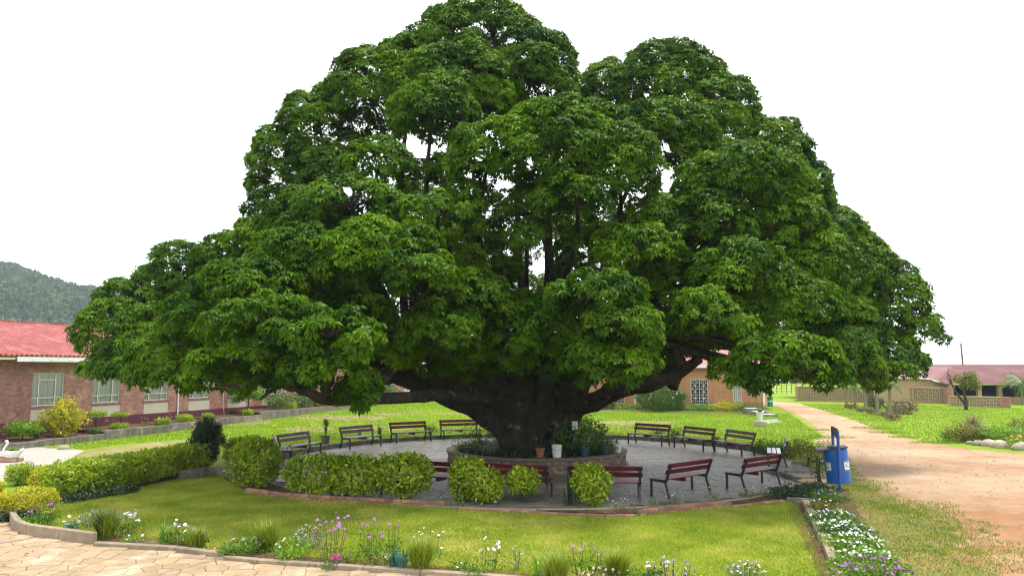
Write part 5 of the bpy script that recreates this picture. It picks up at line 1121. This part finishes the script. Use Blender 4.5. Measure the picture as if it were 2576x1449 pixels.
# ================================================================ PALMS AND SMALL TREES BEYOND THE ROAD
def palm(px, py, h, L, label, n=15, m='mid_leaf'):
    c = G(px, py); t = thing('palm', label, 'palm', c, random.random() * 6, 'young palms beside the dirt track'); lean = random.uniform(-.12, .12)
    MB().tube([(0, 0, -.1), (lean * .4, 0, h * .5), (lean, 0, h)], [.13, .10, .09], 9).build('trunk', 'palm_trunk', t); top = np.array([lean, 0, h])
    for k in range(n):
        a = k * 2.4 + random.random() * .5; el = random.uniform(-.25, 1.1); o = np.array([math.cos(a), math.sin(a), 0]); P = []; D = []; N = []
        spine = []; p = top.copy(); d = o * math.cos(el) + np.array([0, 0, math.sin(el)])
        for s in range(9):
            spine.append(p.copy()); p = p + d * L / 8; d = d + np.array([0, 0, -.20]); d /= np.linalg.norm(d)
        side = np.cross(o, [0, 0, 1])
        for s in range(1, 9):
            for sg in (-1, 1):
                for q in (0, .5):
                    P.append(spine[s] * (1 - q) + spine[s - 1] * q); D.append(side * sg + o * .5 - np.array([0, 0, .45])); N.append([0, 0, 1])
        V = leaves(np.array(P), np.array(D), np.array(N, float), L * .38 * np.array([1.1 - abs(i / 32 - .5) for i in range(len(P))]), .045, .2); fr = link('frond', np_mesh('frond', V, 4, m, rng.random(len(P))), t)
        MB().tube(spine, [.018] * 5 + [.010] * 4, 4, False).build('spine', 'stem', fr)
for px, py, h, lab in [(2130, 1021, 1.5, 'young palm farthest along the dirt track, bushy'), (2152, 1028, 1.5, 'second young palm along the dirt track from the screen wall end'), (2178, 1033, 1.7, 'middle young palm of the row beside the dirt track'), (2208, 1044, 1.7, 'fourth young palm of the row, before the brown bush'), (2240, 1053, 1.75, 'young palm with dry scrub at its foot, last of the row')]: palm(px, py, h + .45, .85, lab, 14, 'mid_leaf' if px != 2130 else 'bright_leaf')
palm(2572, 1018, 2.0, 1.9, 'shaggy green palm with wide fronds before the veranda', 26, 'mid_leaf')
bush('round_bush', 'round blue-green bush between the palms', 'shrub', G(2203, 1029), (.72, .6, .48), 'dark_leaf', .13, 70, 2.2, .02, layers=2); bush('dry_bush', 'brownish dry bush behind the last palm', 'shrub', G(2268, 1042), (1.05, .7, .48), 'dry_leaf', .16, 60, 2.2, .0, layers=2, lump=.25)
for px, py, s, lab in [(2138, 1028, .4, 'low brown clump at the foot of the farthest palm'), (2165, 1036, .45, 'low brown clump at the foot of the second palm'), (2190, 1041, .45, 'low brown clump at the foot of the middle palm'), (2225, 1047, .4, 'low brown clump between the fourth and last palm'), (2245, 1058, .5, 'dry scrub at the foot of the last palm')]: bush('dry_clump', lab, 'shrub', G(px, py), (s, s, s * .5), 'dry_leaf', .12, 70, 2, .0, layers=2, lump=.3)
def small_tree(name, label, c, limbs, clumps, m, lm, size, dens, r0=.16):
    t = thing(name, label, 'tree', c); mb = MB()
    for pts, r in limbs: mb.tube([Vector(p) for p in pts], np.linspace(r, r * .35, len(pts)).tolist(), 8)
    mb.build('trunk', m, t); VV = []; RR = []
    for x, y, z, r in clumps: V, q = shell((x, y, z), (r, r, r * .75), 2, size, dens, 2, None, .25); VV.append(V); RR.append(q)
    link('crown', np_mesh('crown', np.concatenate(VV), 4, lm, np.concatenate(RR)), t, 'stuff')
c = G(2430, 1031)
small_tree('leaning_tree', 'small leaning tree with yellow-green crown before the low screen wall', c, [([(0, 0, -.1), (.05, 0, .7), (-.1, 0, 1.5), (.2, 0, 2.6)], .17), ([(.02, 0, .4), (-.5, 0, 1.1), (-.95, 0, 1.9), (-1.25, 0, 2.9)], .11), ([(-.1, 0, 1.5), (.5, 0, 2.2), (.9, 0, 2.6)], .07), ([(-.9, 0, 1.8), (-1.4, 0, 2.6), (-1.2, 0, 3.4)], .05)],
    [(.2, 0, 2.2, .55), (.75, .1, 2.25, .55), (.4, -.2, 2.75, .5), (-.2, .1, 2.5, .45), (.95, 0, 1.85, .4), (-.7, 0, 2.5, .4), (.1, .2, 1.9, .4)], 'twig', 'olive_leaf', .15, 55)
YT = (lambda c: small_tree('young_tree', 'young bright green tree in the bed before the long building', c, [([(0, 0, -.1), (.05, 0, .5), (0, 0, 1.4)], .05)], [(0, 0, 1.35, .55), (.45, 0, 1.1, .45), (-.4, .1, 1.0, .42), (.1, 0, 1.85, .4), (-.7, 0, .75, .3), (.75, 0, .9, .3)], 'twig', 'bright_leaf', .12, 130))
t = thing('utility_pole', 'thin dark wooden pole rising behind the maroon roof', 'pole', (at(2424, 925, 96).x, 96, 0)); MB().tube([(0, 0, 0), (-.05, 0, 3), (-.15, 0, CAM_H + 61 / FV * 96)], [.12, .11, .09], 8).build('shaft', 'pole_wood', t)
for z in (5.2, 5.6, 6.0): MB().box((-.12, -.1, z), (.10, .06, .05)).build('bracket', 'white_paint', t)
# goal posts on the far field
a, b = G(1950, 979.5), G(1962, 979.5); t = thing('goal_frame', 'small white football goal on the far field', 'goal', a); dx = (b - a)
MB().tube([(0, 0, 0), (0, 0, 1.5), (2.2, 0, 1.5), (2.2, 0, 0)], .06, 6).build('goal_posts', 'white_paint', t)
c1, c2 = G(1905, 990), G(2004, 990); t = thing('wire_fence', 'thin dark fence along the edge of the sports field', 'fence', c1); d = c2 - c1
for k in range(9): MB().box((d.x * k / 8, d.y * k / 8, .6), (.06, .06, 1.2)).build('fence_post', 'pole_wood', t)
for z in (.3, .7, 1.1): MB().bar((0, 0, z), (d.x, d.y, z), .02, .03).build('rail', 'pole_wood', t)

# ================================================================ PLANTS BEFORE THE BUILDINGS
def bedp(px, py, off=1.15):
    """place in the raised bed under a pixel column: `off` metres in front of the long building's wall"""
    u = (px - CXV) / FV; a, b = lb(0, -off), lb(1, -off); d = b - a; x = (u * a.y - a.x) / (d.x - u * d.y); p = lb(x, -off)
    h = next(h for s0, s1, h in BED_STEPS if x < s1); q = lb(next(s1 for s0, s1, _ in BED_STEPS if x < s1), -2.15); return Vector((p.x, p.y, float(H(q.x, q.y)) + h - .04))
YT(bedp(630, 0, 1.2))
bush('golden_bush', 'large golden-yellow bush before the first curtained window', 'shrub', bedp(170, 1092), (.85, .75, .72), 'gold_leaf', .11, 110, 1.7, .05, layers=3, lump=.3)
t_ = bush('golden_bush', 'golden upright shoots topping the large golden bush', 'shrub', bedp(178, 1090) + Vector((0, 0, .70)), (.45, .45, .5), 'gold_leaf', .11, 100, 1.6, .1, layers=2, lump=.35)
bush('green_bush', 'flat-topped green bush beside the golden bush', 'shrub', bedp(72, 1095), (.68, .5, .30), 'bright_leaf', .09, 200, 2.2, .2, lump=.2); bush('green_bush', 'thin pale bush between the green and the golden bush', 'shrub', bedp(112, 1090), (.35, .35, .35), 'mid_leaf', .09, 70, 2, .1, layers=2, lump=.3)
bush('mushroom_topiary', 'flat mushroom-clipped topiary on a thin stem, the larger of two', 'topiary', bedp(256, 1082), (.40, .38, .16), 'hedge_leaf', .06, 380, 3, .62, stems=2); bush('mushroom_topiary', 'flat mushroom-clipped topiary on a thin stem, the smaller of two', 'topiary', bedp(314, 1068), (.36, .34, .12), 'hedge_leaf', .06, 380, 3, .55, stems=2)
for px, py, rx, rz, lab in [(254, 1088, .22, .14, 'small clipped ball below the larger mushroom topiary'), (313, 1074, .36, .14, 'low clipped block below the smaller mushroom topiary'), (420, 1063, .36, .18, 'clipped block before the third cream panel'), (475, 1052, .40, .20, 'clipped block beside the first white downpipe'), (532, 1044, .30, .19, 'small clipped block where the kerb steps up'), (631, 1036, .30, .18, 'clipped block below the young bright tree'), (738, 1028, .34, .20, 'clipped block in front of loose shrubs along the kerb'), (818, 1021, .42, .2, 'clipped block near the hanging crown foliage'), (1026, 1001, .4, .22, 'clipped block far along the stepped kerb')]:
    bush('clipped_block', lab, 'shrub', bedp(px, py, 1.75), (rx, rx * .9, rz), 'hedge_leaf' if px != 254 else 'mid_leaf', .07, 330, 4, .03)
for px, py, rx, rz, lab in [(707, 1028, .75, .5, 'loose green shrub far along the bed, first of three'), (765, 1022, .8, .5, 'loose green shrub far along the bed, second of three'), (800, 1018, .6, .45, 'loose green shrub far along the bed, third of three'), (985, 1002, .6, .6, 'olive shrub near the end of the long building')]: bush('loose_shrub', lab, 'shrub', bedp(px, py), (rx, rx, rz), 'mid_leaf', .12, 80, 2, .05, layers=2, lump=.3)
for px, py, lab in [(375, 1072, 'pale dried flower stalks between topiary and clipped block'), (440, 1062, 'pale dried flower stalks beside the clipped block'), (290, 1078, 'pale dried flower stalks between the two topiaries')]: flower_plant('dried_flowers', lab, bedp(px, py), (.5, .25), .25, 'olive_leaf', 'petal_pink', 14, .025, .06, 30, .2)
bush('flowering_shrub', 'large rounded shrub with lilac-blue flowers before the hall', 'shrub', hall_at(7.6, 1.7), (1.75, 1.3, 1.12), 'mid_leaf', .15, 75, 2.2, .02, lump=.16)
V, r = heads(np.array([(random.uniform(-1.2, 1.2), -1.35 + random.uniform(0, .2), random.uniform(.8, 1.9)) for _ in range(14)]), .09); t = [o for o in bpy.data.objects if o.name.startswith('flowering_shrub')][0]; link('flower_heads', np_mesh('flower_heads', V, 4, 'petal_lilac', r), t, 'stuff')
bush('hall_shrub', 'dark green shrub below the first barred window behind the limb', 'shrub', hall_at(12.6, 1.4), (1.2, .9, .75), 'mid_leaf', .15, 80, 2, .02, layers=2, lump=.2)
for s, m, lab, h in [(2.6, 'gold_leaf', 'yellow-green bed plants near the hall corner', .45), (4.2, 'bright_leaf', 'bright low plants below the third barred window', .3), (.9, 'mid_leaf', 'green plant in the bed at the hall corner', .35), (10.2, 'bright_leaf', 'low grass beside the hall downpipe', .25), (5.6, 'bright_leaf', 'low bright plants beside the flowering shrub', .3)]: bush('bed_plants', lab, 'plant', hall_at(s, 1.2), (1.1, .7, h), m, .13, 60, 2, .0, layers=2, lump=.3)

# ================================================================ GRASS
def lawn_blades(name, poly, dens, L, W, m, label, z=.018, seed=0, excl=None):
    xs = [p[0] for p in poly]; ys = [p[1] for p in poly]; n = int((max(xs) - min(xs)) * (max(ys) - min(ys)) * dens)
    x = rng.uniform(min(xs), max(xs), n); y = rng.uniform(min(ys), max(ys), n); k = inpoly(x, y, poly)
    if excl is not None: k &= ~excl(x, y)
    x, y = x[k], y[k]; n = len(x); zz = z + H(x, y); th = rng.random(n) * 6.28; l = L * rng.uniform(.5, 1.2, n); ti = rng.normal(size=(n, 2)) * .5
    b = np.stack([x, y, zz], 1); s = np.stack([np.cos(th), np.sin(th), np.zeros(n)], 1) * (W * .5); tip = b + np.stack([ti[:, 0] * l, ti[:, 1] * l, l], 1)
    V = np.stack([b - s, b + s, tip], 1).reshape(-1, 3); cl = .5 + .5 * np.sin(x * 1.9 + np.sin(y * 2.3)) * np.sin(y * 1.7 + x * .6)
    o = link(name, np_mesh(name, V, 3, m, np.clip(rng.random(n) * .65 + cl * .35, 0, 1)), None, 'stuff'); return tag(o, label, 'grass')
lawn_blades('lawn_grass', lawn, 1500, .045, .014, 'blade', 'short bright lawn between the flower border and the brick edging')
back = [tuple(G(*p))[:2] for p in [(110, 1128), (217, 1131), (300, 1118), (470, 1104), (640, 1140), (1180, 1085), (1950, 1150), (2040, 1112), (2070, 1098), (1985, 1040), (1900, 1040), (1500, 1035), (1100, 1003), (916, 1021), (651, 1049), (433, 1077), (270, 1100)]]
lawn_blades('lawn_grass', back, 110, .075, .035, 'blade_far', 'wide bright lawn between the patio and the brick buildings', .0, excl=lambda x, y: (x - PC.x) ** 2 + (y - PC.y) ** 2 < (PR + .2) ** 2)
rightl = [tuple(G(*p))[:2] for p in [(2015, 1016), (2114, 1046), (2205, 1081), (2348, 1118), (2430, 1116), (2576, 1100), (2576, 1026), (2300, 1018)]]
lawn_blades('lawn_grass', rightl, 45, .09, .05, 'blade_far', 'rough green lawn between the dirt road and the screen walls', .0)
lawn_blades('verge_grass', verge, 420, .05, .015, 'tuft_leaf', 'thin yellowish grass between the daisy bed and the dirt road', .004)

def litter():
    n = 520; x = rng.uniform(-11, 12, n); y = rng.uniform(12.8, 37, n); k = ~((x - QC.x) ** 2 + (y - QC.y) ** 2 < (QR + .1) ** 2); x, y = x[k], y[k]; n = len(x)
    P = np.stack([x, y, np.full(n, .062)], 1); N = nrm(np.array([0, 0, 1.]) + rng.normal(size=(n, 3)) * .25); D = rdir(n) * [1, 1, .1]
    tag(link('fallen_leaves', np_mesh('fallen_leaves', leaves(P, D, N, rng.uniform(.05, .11, n), .045, .1), 4, 'dry_leaf', rng.random(n)), None, 'stuff'), 'scattered dry fallen leaves on lawn and patio under the tree', 'leaves')
litter()
def pebbles():
    n = 2600; x = rng.uniform(6, 30, n); y = rng.uniform(12, 50, n); k = inpoly(x, y, road); x, y = x[k], y[k]; n = len(x); q = np.stack([x, y, np.full(n, .012)], 1); s = rng.uniform(.012, .045, n)[:, None] * (1 + (rng.random((n, 1)) < .03) * 1.2)
    c = [(1, 0, 0), (0, 1, 0), (-1, 0, 0), (0, -1, 0), (0, 0, .8)]; F = [(0, 1, 4), (1, 2, 4), (2, 3, 4), (3, 0, 4)]; a = rng.random(n) * 6.28
    def v(i): return q + s * np.stack([np.cos(a) * c[i][0] - np.sin(a) * c[i][1], np.sin(a) * c[i][0] + np.cos(a) * c[i][1], np.full(n, c[i][2])], 1) * [1.3, 1, 1]
    V = np.stack([np.stack([v(i) for i in f], 1) for f in F], 1).reshape(-1, 3)
    tag(link('road_pebbles', np_mesh('road_pebbles', V, 3, 'rock'), None, 'stuff'), 'small loose stones scattered over the dirt road', 'stones')
    for i in range(16):                                             # ragged grass islands along the road edge
        px, py = [(2152, 1214), (2277, 1272), (2330, 1295), (2374, 1316), (2420, 1372), (2450, 1410), (2205, 1077), (2270, 1100), (2348, 1114), (2114, 1043), (2060, 1082), (2075, 1100), (2300, 1282), (2180, 1228), (2400, 1340), (2230, 1088)][i]
        p = G(px, py); r = .5 + random.random() * .5; pl = [(p.x + r * 1.5 * math.cos(b) + random.uniform(-.2, .2), p.y + r * math.sin(b) + random.uniform(-.15, .15)) for b in np.linspace(0, 6.28, 12)[:-1]]
        lawn_blades('edge_grass', pl, 260, .06, .02, 'tuft_leaf', 'thin ragged grass growing onto the edge of the dirt road', .006)['group'] = 'ragged grass along the road edge'
pebbles()
# ================================================================ AIR
hz = bpy.data.materials.new('haze_air'); hz.use_nodes = True; t = hz.node_tree; t.nodes.clear()
pv = t.nodes.new('ShaderNodeVolumePrincipled'); pv.inputs['Color'].default_value = (.78, .88, 1, 1); pv.inputs['Density'].default_value = .00028
t.links.new(pv.outputs[0], t.nodes.new('ShaderNodeOutputMaterial').inputs['Volume'])
hb = MB().box((0, 400, 54), (1720, 940, 112)); me = hb.mesh('haze', 'lid'); me.materials.clear(); me.materials.append(hz); tag(link('haze', me, None, 'stuff'), 'thin pale haze in the air before the wooded hill', 'haze')
